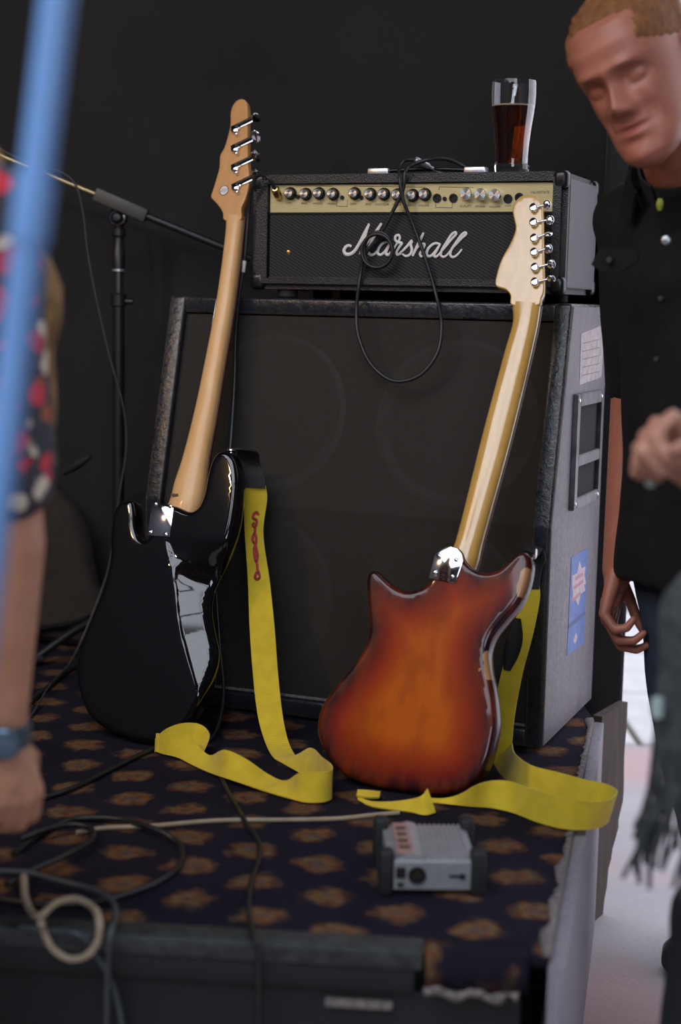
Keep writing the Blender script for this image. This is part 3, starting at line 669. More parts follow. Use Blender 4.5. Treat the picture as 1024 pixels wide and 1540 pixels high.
# ================================================================== GUITARS
class GFrame:
    def __init__(s, u0, v0, z0, lean, yaw_off=0.0):
        c, n = math.cos(yaw_off), math.sin(yaw_off)
        e1 = E1 * c + E2 * n; e2 = E2 * c - E1 * n
        s.o = cab(u0, v0, z0); s.A = -e1; s.L = e2 * math.sin(lean) + EZ * math.cos(lean); s.N = EZ * math.sin(lean) - e2 * math.cos(lean)
        s.M = basis(s.o, s.A, s.L, s.N)
    def px(s, x, y, n=0.0):
        p = onpl(x, y, s.o + s.N * n, s.N) - s.o; return Vector((p.dot(s.A), p.dot(s.L)))
def seg_dist(P, poly):
    """distance of points P (k,2) to closed polyline"""
    A = poly; B = np.roll(poly, -1, 0); D = B - A; L2 = (D ** 2).sum(1) + 1e-12
    best = np.full(len(P), 1e9)
    for i in range(len(A)):
        t = np.clip(((P - A[i]) @ D[i]) / L2[i], 0, 1); d = np.hypot(*(P - A[i] - t[:, None] * D[i]).T); best = np.minimum(best, d)
    return best
def inside(P, poly):
    x, y = P[:, 0], P[:, 1]; c = np.zeros(len(P), bool); j = len(poly) - 1
    for i in range(len(poly)):
        xi, yi = poly[i]; xj, yj = poly[j]
        m = ((yi > y) != (yj > y)) & (x < (xj - xi) * (y - yi) / (yj - yi + 1e-15) + xi); c ^= m; j = i
    return c
def slab(name, outline, n_back, n_front, r, fr, mat, parent, step=.009, cut=None, attrs=None, dense=6):
    """solid plate with rounded edges; outline in frame coords; back faces +n"""
    O = np.array([tuple(p) for p in catmull(outline, dense, True)])
    area = .5 * np.sum(O[:, 0] * np.roll(O[:, 1], -1) - np.roll(O[:, 0], -1) * O[:, 1])
    if area < 0: O = O[::-1]
    # resample evenly
    seg = np.hypot(*(np.roll(O, -1, 0) - O).T); cum = np.concatenate([[0], np.cumsum(seg)]); N = max(60, int(cum[-1] / (step * .55)))
    tt = np.linspace(0, cum[-1], N, endpoint=False); OC = np.vstack([O, O[:1]]); O = np.stack([np.interp(tt, cum, OC[:, 0]), np.interp(tt, cum, OC[:, 1])], 1)
    tan = np.roll(O, -1, 0) - np.roll(O, 1, 0); tan /= np.linalg.norm(tan, axis=1)[:, None] + 1e-12; nin = np.stack([-tan[:, 1], tan[:, 0]], 1)
    pts = [O]
    for f in (.12, .35, .65, 1.0):
        Q = O + nin * (r * f); k = (seg_dist(Q, O) > r * f * .93) & inside(Q, O); pts.append(Q[k])
    lo, hi = O.min(0), O.max(0); gx, gy = np.meshgrid(np.arange(lo[0], hi[0], step), np.arange(lo[1], hi[1], step)); G = np.stack([gx.ravel() + (np.arange(gy.size) // gx.shape[1] % 2) * step / 2, gy.ravel()], 1)
    G = G[inside(G, O)]; G = G[seg_dist(G, O) > r + step * .4]; pts.append(G)
    P = np.vstack(pts)
    vv, ee, fc, *_ = delaunay_2d_cdt([Vector(p) for p in P], [(i, (i + 1) % N) for i in range(N)], [], 1, 1e-7)
    V2 = np.array([tuple(v) for v in vv]); d = seg_dist(V2, O)
    dep = np.where(d < r, r - np.sqrt(np.maximum(0, r * r - (r - d) ** 2)), 0)
    nb = n_back - dep; nf = n_front + dep
    if cut is not None: nb = nb - cut(V2, d)
    nb = np.maximum(nb, nf + .002)
    n0 = len(V2)
    verts = [fr.M @ Vector((V2[i, 0], V2[i, 1], nb[i])) for i in range(n0)] + [fr.M @ Vector((V2[i, 0], V2[i, 1], nf[i])) for i in range(n0)]
    faces = [tuple(f) for f in fc] + [tuple(n0 + i for i in f[::-1]) for f in fc]
    cnt = {}
    for f in fc:
        for a, b in zip(f, list(f[1:]) + [f[0]]):
            cnt[(a, b)] = 1
    for (a, b) in cnt:
        if (b, a) not in cnt: faces.append((b, a, n0 + a, n0 + b))
    o = mesh_obj(name, verts, faces, mat, parent, True, 70)
    if attrs:
        for an, fnc in attrs.items():
            vals = np.concatenate([fnc(V2, d), np.zeros(n0) if an == 'edge' or an == 'wear' else fnc(V2, d)])
            at = o.data.attributes.new(an, 'FLOAT', 'POINT'); at.data.foreach_set('value', vals.astype(np.float32))
    return o
def neck_loft(name, fr, secs, mat, parent, n_fret):
    """secs: (left 2d, right 2d, n_back) from heel to nut; flat fretboard side at n_fret(list)"""
    verts, faces = [], []; K = 14
    q = catmull([(l[0], l[1], r_[0], r_[1], nb, nf) for (l, r_, nb), nf in zip(secs, n_fret)], 6)
    for a in q:
        l = Vector(a[:2]); r_ = Vector(a[2:4]); nb, nf = a[4], a[5]; c = (l + r_) / 2; h = (r_ - l) / 2
        for k in range(K + 1):
            th = math.pi * k / K; e = abs(math.cos(th)) ** .8 * (1 if math.cos(th) > 0 else -1); z = abs(math.sin(th)) ** .75
            p = c - h * e; verts.append(fr.M @ Vector((p.x, p.y, nf + (nb - nf) * z)))
    c = K + 1; m = len(q)
    for i in range(m - 1):
        for k in range(c): faces.append((i * c + k, i * c + (k + 1) % c, (i + 1) * c + (k + 1) % c, (i + 1) * c + k))
    faces.append(tuple(range(c))[::-1]); faces.append(tuple((m - 1) * c + k for k in range(c)))
    me = bpy.data.meshes.new(name); me.from_pydata([tuple(v) for v in verts], [], faces)
    bm = bmesh.new(); bm.from_mesh(me); bmesh.ops.recalc_face_normals(bm, faces=bm.faces); bm.to_mesh(me); bm.free()
    return finish(name, me, mat, parent, True, 50)
def fretboard(fr, secs, n_top, n_bot, grow, parent, mat):
    verts, faces = [], []
    q = catmull([(l[0], l[1], r_[0], r_[1], nt, nb) for (l, r_, _), nt, nb in zip(secs, n_top, n_bot)], 6)
    for a in q:
        l = Vector(a[:2]); r_ = Vector(a[2:4]); h = (r_ - l).normalized() * grow
        for p, nn in ((l - h, a[4]), (r_ + h, a[4]), (r_ + h, a[5]), (l - h, a[5])): verts.append(fr.M @ Vector((p.x, p.y, nn)))
    m = len(q)
    for i in range(m - 1):
        for k in range(4): faces.append((i * 4 + k, i * 4 + (k + 1) % 4, (i + 1) * 4 + (k + 1) % 4, (i + 1) * 4 + k))
    faces.append((0, 1, 2, 3)); faces.append(tuple((m - 1) * 4 + k for k in (3, 2, 1, 0)))
    me = bpy.data.meshes.new('fretboard'); me.from_pydata([tuple(v) for v in verts], [], faces)
    bm = bmesh.new(); bm.from_mesh(me); bmesh.ops.recalc_face_normals(bm, faces=bm.faces); bm.to_mesh(me); bm.free()
    return finish('fretboard', me, mat, parent, False)
def plate(name, fr, pix, n0, n1, mat, parent, round_n=3, nplane=0.0):
    P = [fr.px(x, y, nplane) for x, y in pix]
    return prism(name, [tuple(p) for p in P], n0, n1, fr.M, mat, parent, .0012, 2)
def screws(fr, pix, n0, parent, r=.0038, nplane=0.0):
    for x, y in pix:
        p = fr.px(x, y, nplane); lathe('screw', [(r, 0), (r, .0008), (r * .6, .0018), (0, .002)], fr.M @ Matrix.Translation((p.x, p.y, n0)), M['chrome'], parent, 12)

# ---------------------------------------------------------------- sunburst guitar
LG = math.radians(21.3)
G = GFrame(.094, -.321, .017, LG)
gt = thing('electric_guitar', G.o, 'sunburst solid-body electric guitar leaning face-in against the amplifier', 'guitar')
g_out = [(563, 857), (574, 866), (590, 880), (611, 888), (630, 884), (643, 876), (651, 852), (660, 829), (675, 820), (690, 825), (699, 843), (714, 856), (731, 860), (748, 856), (764, 842), (778, 830), (790, 830), (797, 842), (796, 858), (790, 882), (778, 908), (759, 931), (740, 956), (733, 978), (734, 1002), (740, 1032), (744, 1060), (745, 1090), (741, 1114), (735, 1139), (723, 1164), (704, 1183), (677, 1193), (649, 1195), (608, 1190), (560, 1182), (522, 1168), (493, 1141), (479, 1112), (476, 1088), (483, 1060), (503, 1031), (527, 1002), (546, 974), (553, 950), (553, 926), (551, 897), (550, 873), (554, 860)]
go = [tuple(G.px(x, y)) for x, y in g_out]
mg = lambda x, y: np.array(tuple(G.px(x, y)))
def wear_g(V, d):
    w = np.zeros(len(V))
    for (a, b, s) in (((792, 862), (784, 890), .012), ((734, 985), (736, 1015), .010)):
        A_, B_ = mg(*a), mg(*b); D_ = B_ - A_; t = np.clip(((V - A_) @ D_) / (D_ @ D_), 0, 1); q = np.hypot(*(V - A_ - t[:, None] * D_).T); w = np.maximum(w, np.exp(-(q / s) ** 2))
    w = w * (.95 if True else 1)
    A_ = mg(716, 985); B_ = mg(722, 1010); D_ = B_ - A_; t = np.clip(((V - A_) @ D_) / (D_ @ D_), 0, 1); q = np.hypot(*(V - A_ - t[:, None] * D_).T)
    return np.maximum(w, .45 * np.exp(-(q / .012) ** 2))
slab('body', go, 0.0, -.043, .009, G, M['sunburst'], gt, .008, None, {'edge': lambda V, d: np.clip(d / .085, 0, 1), 'wear': wear_g})
NB, NF = -.012, -.046
secs_px = [((676, 823), (714, 843)), ((684, 800), (721, 815)), ((722, 650), (764, 660)), ((756, 525), (796, 530)), ((769, 478), (807, 480)), ((768, 452), (811, 455))]
def mksecs(fr, spx, nbs): return [(fr.px(*a, nb), fr.px(*b, nb), nb) for (a, b), nb in zip(spx, nbs)]
nbs = [-.014, -.016, -.019, -.021, -.022, -.024]
secs = mksecs(G, secs_px, nbs)
# heel runs down into the pocket
secs = [(secs[0][0] - Vector((.012, .05)), secs[0][1] - Vector((.012, .05)), -.012)] + secs
neck = neck_loft('neck', G, secs, M['amber_maple'], gt, [-.036] * len(secs))
fretboard(G, secs, [-.0365] * len(secs), [-.043] * len(secs), .0012, gt, M['rosewood'])
h_out = [(768, 458), (767, 444), (761, 436), (745, 429), (747, 410), (754, 389), (765, 369), (772, 354), (775, 342), (773, 331), (771, 321), (771, 310), (776, 301), (784, 294), (794, 292), (803, 294), (810, 299), (814, 305), (816, 321), (816.5, 362), (817.5, 403), (817.5, 440), (814, 448), (811, 458)]
hn = -.026
slab('headstock', [tuple(G.px(x, y, hn)) for x, y in h_out], hn, hn - .014, .0025, G, M['amber_maple'], gt, .006)
pl_ = plate('neck_plate', G, [(654, 835), (660, 826), (675, 821), (688, 825), (695, 833), (697, 845), (685, 878), (645, 870)], 0.0003, .0028, M['chrome'], gt)
screws(G, [(661.5, 836.5), (687, 842.5), (655, 861), (681, 867)], .0028, pl_)
for (hx, hy), (bx_, by_) in zip(((802, 312), (802, 334), (803, 358), (803, 379), (804, 402), (804, 424)), ((822.5, 308), (827, 331), (824.6, 352), (824.6, 374), (829, 397.5), (829, 419.5))):
    c = G.px(hx, hy, hn + .006); b = G.px(bx_, by_, hn + .004)
    oct_ = [(c.x + .0072 * math.cos(a) * 1.0, c.y + .0082 * math.sin(a)) for a in [math.pi / 8 + i * math.pi / 4 for i in range(8)]]
    tu = prism('tuner', oct_, hn, hn + .009, G.M, M['chrome'], gt, .002, 3)
    rod('shaft', G.M @ Vector((c.x, c.y, hn + .004)), G.M @ Vector((b.x - .004, b.y, hn + .004)), .0018, M['chrome'], tu, 8)
    ang = random.uniform(0, 3.1); fr = G.M @ Matrix.Translation((b.x, b.y, hn + .004)) @ Matrix.Rotation(ang, 4, 'X') @ Matrix.Diagonal((1.0, 1.15, .42, 1))
    lathe('button', [(0, -.0068), (.004, -.0062), (.0066, -.003), (.007, 0), (.0066, .003), (.004, .0062), (0, .0068)], fr, M['chrome'], tu, 16, 60)
    lathe('string_post', [(.003, hn - .014), (.003, hn - .030), (.0022, hn - .031), (0, hn - .031)], G.M @ Matrix.Translation((c.x, c.y, 0)), M['chrome'], tu, 10)
p = G.px(795, 835); lathe('strap_button', [(.004, 0), (.004, .006), (.0075, .008), (.0075, .010), (0, .011)], basis(G.M @ Vector((p.x, p.y, -.020)), -G.N, G.A.cross(G.N), (G.A * .6 + G.L * .8).normalized()), M['chrome'], gt, 14)
# bridge and strings on the face, hidden side
pn_ = (secs[-1][0] + secs[-1][1]) / 2; _h = (secs[2][0] + secs[2][1]) / 2; pb_ = _h + (_h - pn_).normalized() * .23
box('bridge', G.M, (pb_.x - .04, pb_.y - .02, -.053), (pb_.x + .04, pb_.y + .02, -.043), M['chrome'], gt, .002, 2)
for i in range(6):
    f = (i - 2.5) / 5; ax_v = (pn_ - pb_).normalized(); pr = Vector((ax_v.y, -ax_v.x))
    a0 = pb_ + pr * f * .052; a1 = pn_ + pr * f * .034; rod('string', G.M @ Vector((a0.x, a0.y, -.0535)), G.M @ Vector((a1.x, a1.y, -.0475)), .0004, M['chrome'], gt, 5)

# ---------------------------------------------------------------- black bass
LB = math.radians(20.8)
B = GFrame(.640, -.265, .016, LB)
bs = thing('bass_guitar', B.o, 'black gloss bass guitar with pale maple neck leaning against the speaker cabinet', 'guitar')
b_out = [(190, 751), (198, 752), (202, 768), (203, 790), (208, 806), (218, 811), (226, 800), (228, 770), (236, 757), (262, 760), (285, 768), (296, 762), (305, 742), (311, 712), (318, 690), (328, 678), (341, 677), (352, 690), (357, 715), (356, 745), (349, 790), (335, 835), (318, 870), (309, 897), (308, 917), (314, 954), (318, 972), (318, 992), (312, 1020), (303, 1044), (293, 1066), (278, 1090), (258, 1108), (235, 1117), (204, 1115), (165, 1099), (136, 1081), (120, 1050), (113, 1016), (114, 990), (123, 959), (144, 907), (158, 868), (164, 834), (164, 808), (170, 768), (178, 755)]
bo = [tuple(B.px(x, y)) for x, y in b_out]
mb = lambda x, y: np.array(tuple(B.px(x, y)))
cl_px = np.array([mb(258, 850), mb(264, 890), mb(267, 925), mb(273, 960), mb(283, 995), mb(297, 1040), mb(312, 1080)])
def belly(V, d):
    out = np.zeros(len(V)); P0 = cl_px
    best = np.full(len(V), 1e9); sgn = np.zeros(len(V)); 
    for i in range(len(P0) - 1):
        D_ = P0[i + 1] - P0[i]; t = ((V - P0[i]) @ D_) / (D_ @ D_); tc = np.clip(t, 0, 1); q = V - P0[i] - tc[:, None] * D_; dd = np.hypot(*q.T)
        s = D_[0] * q[:, 1] - D_[1] * q[:, 0]; m = dd < best; best = np.where(m, dd, best); sgn = np.where(m, np.sign(s), sgn)
    yv = V[:, 1]; y0 = mb(297, 1040)[1]; y1 = mb(262, 800)[1]
    fade = np.clip((y1 - yv) / (y1 - mb(262, 880)[1]), 0, 1); fade = fade * fade * (3 - 2 * fade)
    return np.where(sgn > 0, best * .42 * fade, 0)
slab('body', bo, 0.0, -.042, .010, B, M['black_gloss'], bs, .0055, belly)
bsec_px = [((249, 747), (294, 758)), ((256, 722), (300, 735)), ((268, 690), (305, 695)), ((287, 619), (318, 622)), ((305, 535), (332, 538)), ((321, 452), (346, 455)), ((333, 369), (357, 371)), ((336.5, 334), (361, 336)), ((336, 322), (363, 322))]
bn = [-.010, -.013, -.018, -.019, -.020, -.021, -.022, -.023, -.024]
bsecs = mksecs(B, bsec_px, bn)
bsecs = [(bsecs[0][0] - Vector((.012, .045)), bsecs[0][1] - Vector((.012, .045)), -.010)] + bsecs
neck_loft('neck', B, bsecs, M['bass_maple'], bs, [-.038] * len(bsecs))
fretboard(B, bsecs, [-.0385] * len(bsecs), [-.046] * len(bsecs), .002, bs, M['rosewood'])
bh_out = [(336, 330), (335, 321), (331, 313), (323, 303), (317, 296), (320, 285), (325.5, 267), (329.5, 252), (331, 233), (337, 222), (342.7, 203), (346, 189), (346.6, 169), (350, 158), (356, 151), (364, 148.5), (370, 152), (372, 162), (372, 192), (372.5, 239), (374.5, 275), (369, 299), (363, 312), (362, 330)]
bhn = -.026
slab('headstock', [tuple(B.px(x, y, bhn)) for x, y in bh_out], bhn, bhn - .016, .002, B, M['bass_head'], bs, .006)
p = B.px(337, 286.5, bhn); lg = prism('headstock_logo', [(p.x + .0092 * math.cos(a), p.y + .0100 * math.sin(a)) for a in np.linspace(0, 2 * math.pi, 25)[:-1]], bhn - .0005, bhn + .0004, B.M, M['rosewood'], bs)
prism('logo_disc', [(p.x + .0078 * math.cos(a), p.y + .0086 * math.sin(a)) for a in np.linspace(0, 2 * math.pi, 25)[:-1]], bhn, bhn + .0007, B.M, M['cream'], lg)
for k_ in (-1, 0, 1): 
    o_ = Vector((p.x + k_ * .0042, p.y)); rod('logo_stroke', B.M @ Vector((o_.x - .0025, o_.y - .004, bhn + .0008)), B.M @ Vector((o_.x + .0025, o_.y + .004, bhn + .0008)), .0005, M['rosewood'], lg, 4)
for (x, y) in ((355, 195), (355, 224), (355, 253), (356, 282)):
    c = B.px(x, y, bhn); d_ = Vector((.85, .42)).normalized(); e_ = c + d_ * .034
    tu = box('tuner', B.M @ Matrix.Translation((c.x, c.y, bhn)) @ Matrix.Rotation(math.atan2(d_.y, d_.x), 4, 'Z'), (-.008, -.002, 0), (.036, .010, .003), M['chrome'], bs, .001, 2)
    lathe('gear', [(.0075, .002), (.0075, .0065), (.006, .0075), (0, .0078)], B.M @ Matrix.Translation((c.x, c.y - .002, bhn)), M['chrome'], tu, 20)
    lathe('post_base', [(.004, 0), (.004, .006), (.0028, .009), (0, .0095)], B.M @ Matrix.Translation((c.x + .0055, c.y - .011, bhn)), M['chrome'], tu, 14)
    rod('shaft', B.M @ Vector((c.x, c.y + .004, bhn + .006)), B.M @ Vector((e_.x, e_.y + .004, bhn + .006)), .003, M['stand_black'], tu, 10)
    fr = B.M @ Matrix.Translation((e_.x + .006, e_.y + .006, bhn + .004)) @ Matrix.Rotation(.45, 4, 'Z') @ Matrix.Rotation(random.uniform(.6, 1.5), 4, 'X')
    prism('button', [(-.006, -.004), (-.002, -.011), (.006, -.012), (.011, -.004), (.011, .004), (.006, .012), (-.002, .011), (-.006, .004)], -.0022, .0022, fr, M['chrome'], tu, .0012, 2)
    lathe('string_post', [(.005, bhn - .016), (.005, bhn - .034), (.004, bhn - .036), (0, bhn - .036)], B.M @ Matrix.Translation((c.x, c.y, 0)), M['chrome'], tu, 12)
bp_ = plate('neck_plate', B, [(229, 757), (262, 764), (257, 808), (222, 806)], .0003, .0028, M['chrome'], bs)
screws(B, [(235, 758.5), (257, 762), (227, 800.5), (250, 804)], .0028, bp_)
p = B.px(262, 744, -.009); box('heel_stamp', B.M @ Matrix.Translation((p.x, p.y, 0)) @ Matrix.Rotation(.05, 4, 'Z'), (-.007, -.002, -.0095), (.007, .002, -.0088), M['rosewood'], bs)
p2_ = (bsecs[-1][0] + bsecs[-1][1]) / 2; _h = (bsecs[2][0] + bsecs[2][1]) / 2; p1 = _h + (_h - p2_).normalized() * .27
box('bridge', B.M, (p1.x - .04, p1.y - .025, -.053), (p1.x + .04, p1.y + .025, -.042), M['chrome'], bs, .002, 2)
for i in range(4):
    f = (i - 1.5) / 3; av = (p2_ - p1).normalized(); pr = Vector((av.y, -av.x)); a0 = p1 + pr * f * .056; a1 = p2_ + pr * f * .030
    rod('string', B.M @ Vector((a0.x, a0.y, -.0545)), B.M @ Vector((a1.x, a1.y, -.0495)), .0009, M['chrome'], bs, 6)
p = B.px(340, 681); lathe('strap_button', [(.004, 0), (.004, .006), (.008, .008), (.008, .010), (0, .011)], basis(B.M @ Vector((p.x, p.y, -.02)), -B.N, B.L.cross(-B.N), B.L), M['chrome'], bs, 14)

# ================================================================== STRAPS
def gz(x, y, z=0.003): return onz(x, y, z)
Wd = .046
bstrap = thing('bass_strap', gz(424, 1138), 'yellow webbing strap with red lettering hanging from the bass and looping onto the carpet', 'strap', 'yellow guitar straps')
hang = [(381, 728, 2.700), (384, 745, 2.700), (382, 800, 2.69), (389, 870, 2.665), (394, 940, 2.635), (399, 1010, 2.60), (407, 1080, 2.545), (417, 1118, 2.50)]
sta = []
for i, (x, y, Y) in enumerate(hang):
    f = i / (len(hang) - 1); w = (.043, .043, .034, .040, .046, .047, .047, .046)[i]
    hw = Vector((.97, -.12 - .25 * f, -.04 * f)).normalized() * w
    sta.append((ony(x, y, Y) - hw / 2, hw))
# foot of the hanging part folds over and stands on edge
def stand(x, y, tilt=(0, 0, 1), w=Wd, z=.004): return (gz(x, y, z), Vector(tilt).normalized() * w)
sta += [(gz(412, 1140, .004), Vector((.9, -.35, .12)).normalized() * .046), (gz(425, 1148, .003), Vector((.75, -.1, .5)).normalized() * .046),
        stand(448, 1161, (.50, .0, .80)), stand(474, 1176, (.20, -.22, .95)), stand(493, 1191, (.10, -.16, 1)), stand(498, 1201, (-.03, -.12, 1)), stand(487, 1206, (-.1, .1, 1)), stand(462, 1207, (-.2, .35, .9)), stand(432, 1200, (-.1, .9, .25)), stand(395, 1189, (.1, .95, .28)),
        stand(362, 1178, (.1, .75, .6), Wd, .0090), stand(338, 1170, (.0, .6, .8), Wd, .0095), stand(312, 1161, (0, .95, .3)), stand(288, 1150, (.2, .8, .5), .04), stand(266, 1139, (.35, .25, .9), .04), stand(246, 1134, (.1, .1, 1), .034), stand(234, 1130, (0, .3, .9), .03)]
ribbon('webbing', sta, .0018, M['webbing'], bstrap, 8, 4)
ribbon('strap_end_loop', [(gz(233, 1131, .004), Vector((0, .2, 1)).normalized() * .022), (gz(250, 1121, .012), Vector((0, .2, 1)).normalized() * .028), (gz(272, 1118, .016), Vector((.1, .3, 1)).normalized() * .034), (gz(290, 1124, .010), Vector((.2, .3, .9)).normalized() * .04), (gz(300, 1136, .005), Vector((.3, .4, .7)).normalized() * .04), (gz(296, 1150, .004), Vector((.2, .8, .3)).normalized() * .03)], .0018, M['webbing'], bstrap, 8, 4)
# black leather end over the horn
pbh = B.M @ Vector((*B.px(341, 684), -.022))
ribbon('leather_end', [(pbh + B.L * .016 - B.A * .013, Vector((.026, -.008, .002))), (pbh + B.L * .020 - B.A * .002 - B.N * .016, Vector((.036, -.01, -.002))), (ony(356, 692, 2.715), Vector((.042, -.012, -.006))), (ony(362, 712, 2.705), Vector((.043, -.008, -.006))), (ony(364, 733, 2.698), Vector((.041, -.006, 0)))], .003, M['leather'], bstrap, 6, 4)
# red lettering down the strap (worn blobs and loops)
def strap_pt(x, y):
    ys = [h[1] for h in hang]; Y = np.interp(y, ys, [h[2] for h in hang]); return ony(x, y, Y) + Vector((-.02, -.05, 0)).normalized() * .0025
def cs(x, y): return (355 + x * 60 / 578, 720 + y * 160 / 1540)
for pts in ([(330, 520), (310, 480), (270, 500), (255, 560), (300, 590), (305, 640), (280, 690), (250, 660), (275, 630)], [(285, 700), (280, 770), (255, 820), (250, 890), (290, 930), (300, 860), (285, 790)], [(285, 940), (270, 1020), (275, 1110), (300, 1190), (318, 1120), (305, 1020), (290, 950)], [(305, 1200), (315, 1260), (320, 1330)], [(325, 1330), (290, 1380), (285, 1430), (315, 1450), (345, 1430), (340, 1370), (318, 1310)]):
    P3 = [strap_pt(*cs(*p)) for p in pts]; tube('strap_letter', P3, .0026, M['red_print'], bstrap, 6, 5, flat=Vector((0, -1, 0)))
gstrap = thing('guitar_strap', gz(800, 1200), 'yellow webbing strap trailing from the sunburst guitar over the stage edge', 'strap', 'yellow guitar straps')
def gs(x, y, z, w): return (gz(x, y, z), w)
sta = [(ony(789, 884, 2.52), Vector((.0240, -.006, .004))), (ony(782, 905, 2.52), Vector((.032, -.008, .008))), (ony(768, 960, 2.515), Vector((.036, -.01, .012))), (ony(752, 1020, 2.50), Vector((.036, -.01, .012))), (ony(740, 1080, 2.475), Vector((.036, -.012, .010))), (ony(737, 1120, 2.44), Vector((.035, -.01, .014))),
       (gz(744, 1150, .008), Vector((.028, .006, .034))), (gz(768, 1178, .004), Vector((.008, .012, .043))), (gz(800, 1196, .004), Vector((.0, .010, .044))), (gz(840, 1206, .0055), Vector((.0, .006, .044))), (gz(878, 1216, .0055), Vector((.004, .004, .043))), (gz(902, 1222, .004), Vector((.008, .004, .043))), (gz(915, 1230, .003), Vector((.010, -.002, .043))),
       (gz(910, 1240, .003), Vector((.006, -.008, .043))), (gz(890, 1247, .004), Vector((.0, -.006, .043))), (gz(852, 1247, .0055), Vector((-.004, .004, .046))), (gz(810, 1237, .003), Vector((-.004, .012, .045))), (gz(770, 1222, .003), Vector((-.004, .02, .042))), (gz(738, 1215, .003), Vector((-.002, .006, .040))), (gz(712, 1213, .003), Vector((.0, -.006, .034))), (gz(690, 1211, .003), Vector((.002, .0, .018))), (gz(668, 1209, .003), Vector((.0, .008, .006))), (gz(640, 1206, .002), Vector((0, .012, .002)))]
ribbon('webbing', sta, .0018, M['webbing'], gstrap, 8, 4)
ribbon('folded_end', [(gz(655, 1222, .004), Vector((-.012, .020, .03))), (gz(640, 1226, .003), Vector((-.006, .022, .022))), (gz(615, 1221, .003), Vector((.0, .026, .010))), (gz(585, 1217, .003), Vector((.002, .022, .004))), (gz(556, 1212, .003), Vector((.002, .012, .003))), (gz(538, 1203, .003), Vector((0, .010, .002)))], .0018, M['webbing'], gstrap, 8, 4)
ribbon('end_tab', [(gz(536, 1197, .008), Vector((.002, .016, .004))), (gz(556, 1200, .008), Vector((.002, .018, .005))), (gz(570, 1200, .006), Vector((.002, .016, .004)))], .003, M['webbing'], gstrap, 5, 3)
ribbon('leather_end', [(ony(789, 828, 2.50), Vector((.022, -.006, -.008))), (ony(792, 818, 2.515), Vector((.026, -.008, -.008))), (ony(800, 828, 2.516), Vector((.022, -.008, -.010))), (ony(797, 855, 2.520), Vector((.018, -.008, -.002))), (ony(790, 886, 2.518), Vector((.022, -.006, .002)))], .003, M['leather'], gstrap, 6, 4)
tube('leather_patch', [ony(778, 930, 2.512), ony(774, 960, 2.508), ony(768, 985, 2.502), ony(762, 1008, 2.496)], [.006, .014, .013, .006], M['leather'], gstrap, 10, 5, flat=Vector((0, -1, 0)))

# ================================================================== PINT OF BEER
gc = onpl(769, 257, cab(0, AV0 + .055, 0), E2); gb = Vector((gc.x, gc.y, CO.z + AZ1 + .0003))
Mg = Matrix.Translation(gb)
pint = thing('beer_glass', gb, 'half-drunk pint of dark brown ale in a tulip glass on the amplifier', 'glass')
outp = [(0, 0), (.0285, 0), (.0300, .002), (.0300, .010), (.0298, .025), (.0308, .045), (.0340, .075), (.0378, .100), (.0402, .120), (.0408, .135), (.0402, .152), (.0396, .156)]
inn = [(.0386, .156), (.0388, .150), (.0392, .135), (.0386, .120), (.0362, .100), (.0324, .075), (.0292, .045), (.0280, .025), (.0270, .016), (.0, .014)]
verts, faces = [], []; pr_ = outp + inn; n = 40
bm = bmesh.new(); rings = []
for r_, z in pr_:
    rings.append([bm.verts.new(Mg @ Vector((r_ * math.cos(2 * math.pi * k / n), r_ * math.sin(2 * math.pi * k / n), z))) for k in range(n)] if r_ > 0 else [bm.verts.new(Mg @ Vector((0, 0, z)))])
for a_, b_ in zip(rings[:-1], rings[1:]):
    for k in range(n):
        if len(a_) == 1: bm.faces.new((a_[0], b_[k], b_[(k + 1) % n]))
        elif len(b_) == 1: bm.faces.new((a_[k], a_[(k + 1) % n], b_[0]))
        else: bm.faces.new((a_[k], a_[(k + 1) % n], b_[(k + 1) % n], b_[k]))
bm_obj('glass_body', bm, M['glass'], pint, True, 50)
lathe('beer', [(.0268, .0165), (.0278, .025), (.0290, .045), (.0322, .075), (.0360, .100), (.0376, .112), (.0376, .1125)], Mg, M['beer'], pint, 40)
lathe('foam', [(.0376, .1126), (.0378, .1145), (.034, .1155), (0, .1155)], Mg, M['foam'], pint, 40)

# ================================================================== DI BOX
d0, d1 = onz(569, 1349), onz(730, 1350); dx = (d1 - d0); dw = dx.length; dx = dx.normalized(); dy = Vector((-dx.y, dx.x, 0)); Md = basis(d0, dx, dy, EZ)
di = thing('direct_box', d0 + dx * dw / 2 + dy * .07, 'small grey metal direct box with black rubber corners on the carpet', 'audio box')
dd = .145; t_ = .020
prof = []
x0, x1 = t_ * .6, dw - t_ * .6
top = [(x0, .045), (x0 + .012, .047), (x0 + .022, .050), (x0 + .034, .053), (x0 + .043, .051)]
xs = x0 + .048; k = 0; pitch_ = (x1 - .006 - xs) / 9
while k < 9: top += [(xs, .0465), (xs + pitch_ * .3, .0495), (xs + pitch_ * .65, .0495), (xs + pitch_ * .95, .0465)]; xs += pitch_; k += 1
top += [(x1, .045)]
prof = [(x0, .008), (x1, .008)] + top[::-1]
fr = basis(d0, dx, EZ, dy)
prism('case', prof, .008, dd - .008, fr, M['di_alu'], di)
box('front_plate', Md, (x0 + .001, .004, .008), (x1 - .001, .008, .046), M['di_alu'], di, .001, 1)
lb = box('top_label', Md, (x0 + .012, .018, .0495), (x0 + .033, dd - .014, .0535), M['di_red'], di, .001, 1)
for i in range(4): box('label_print', Md, (x0 + .016, .03 + i * .024, .0535), (x0 + .029, .042 + i * .024, .0538), M['ink'], lb)
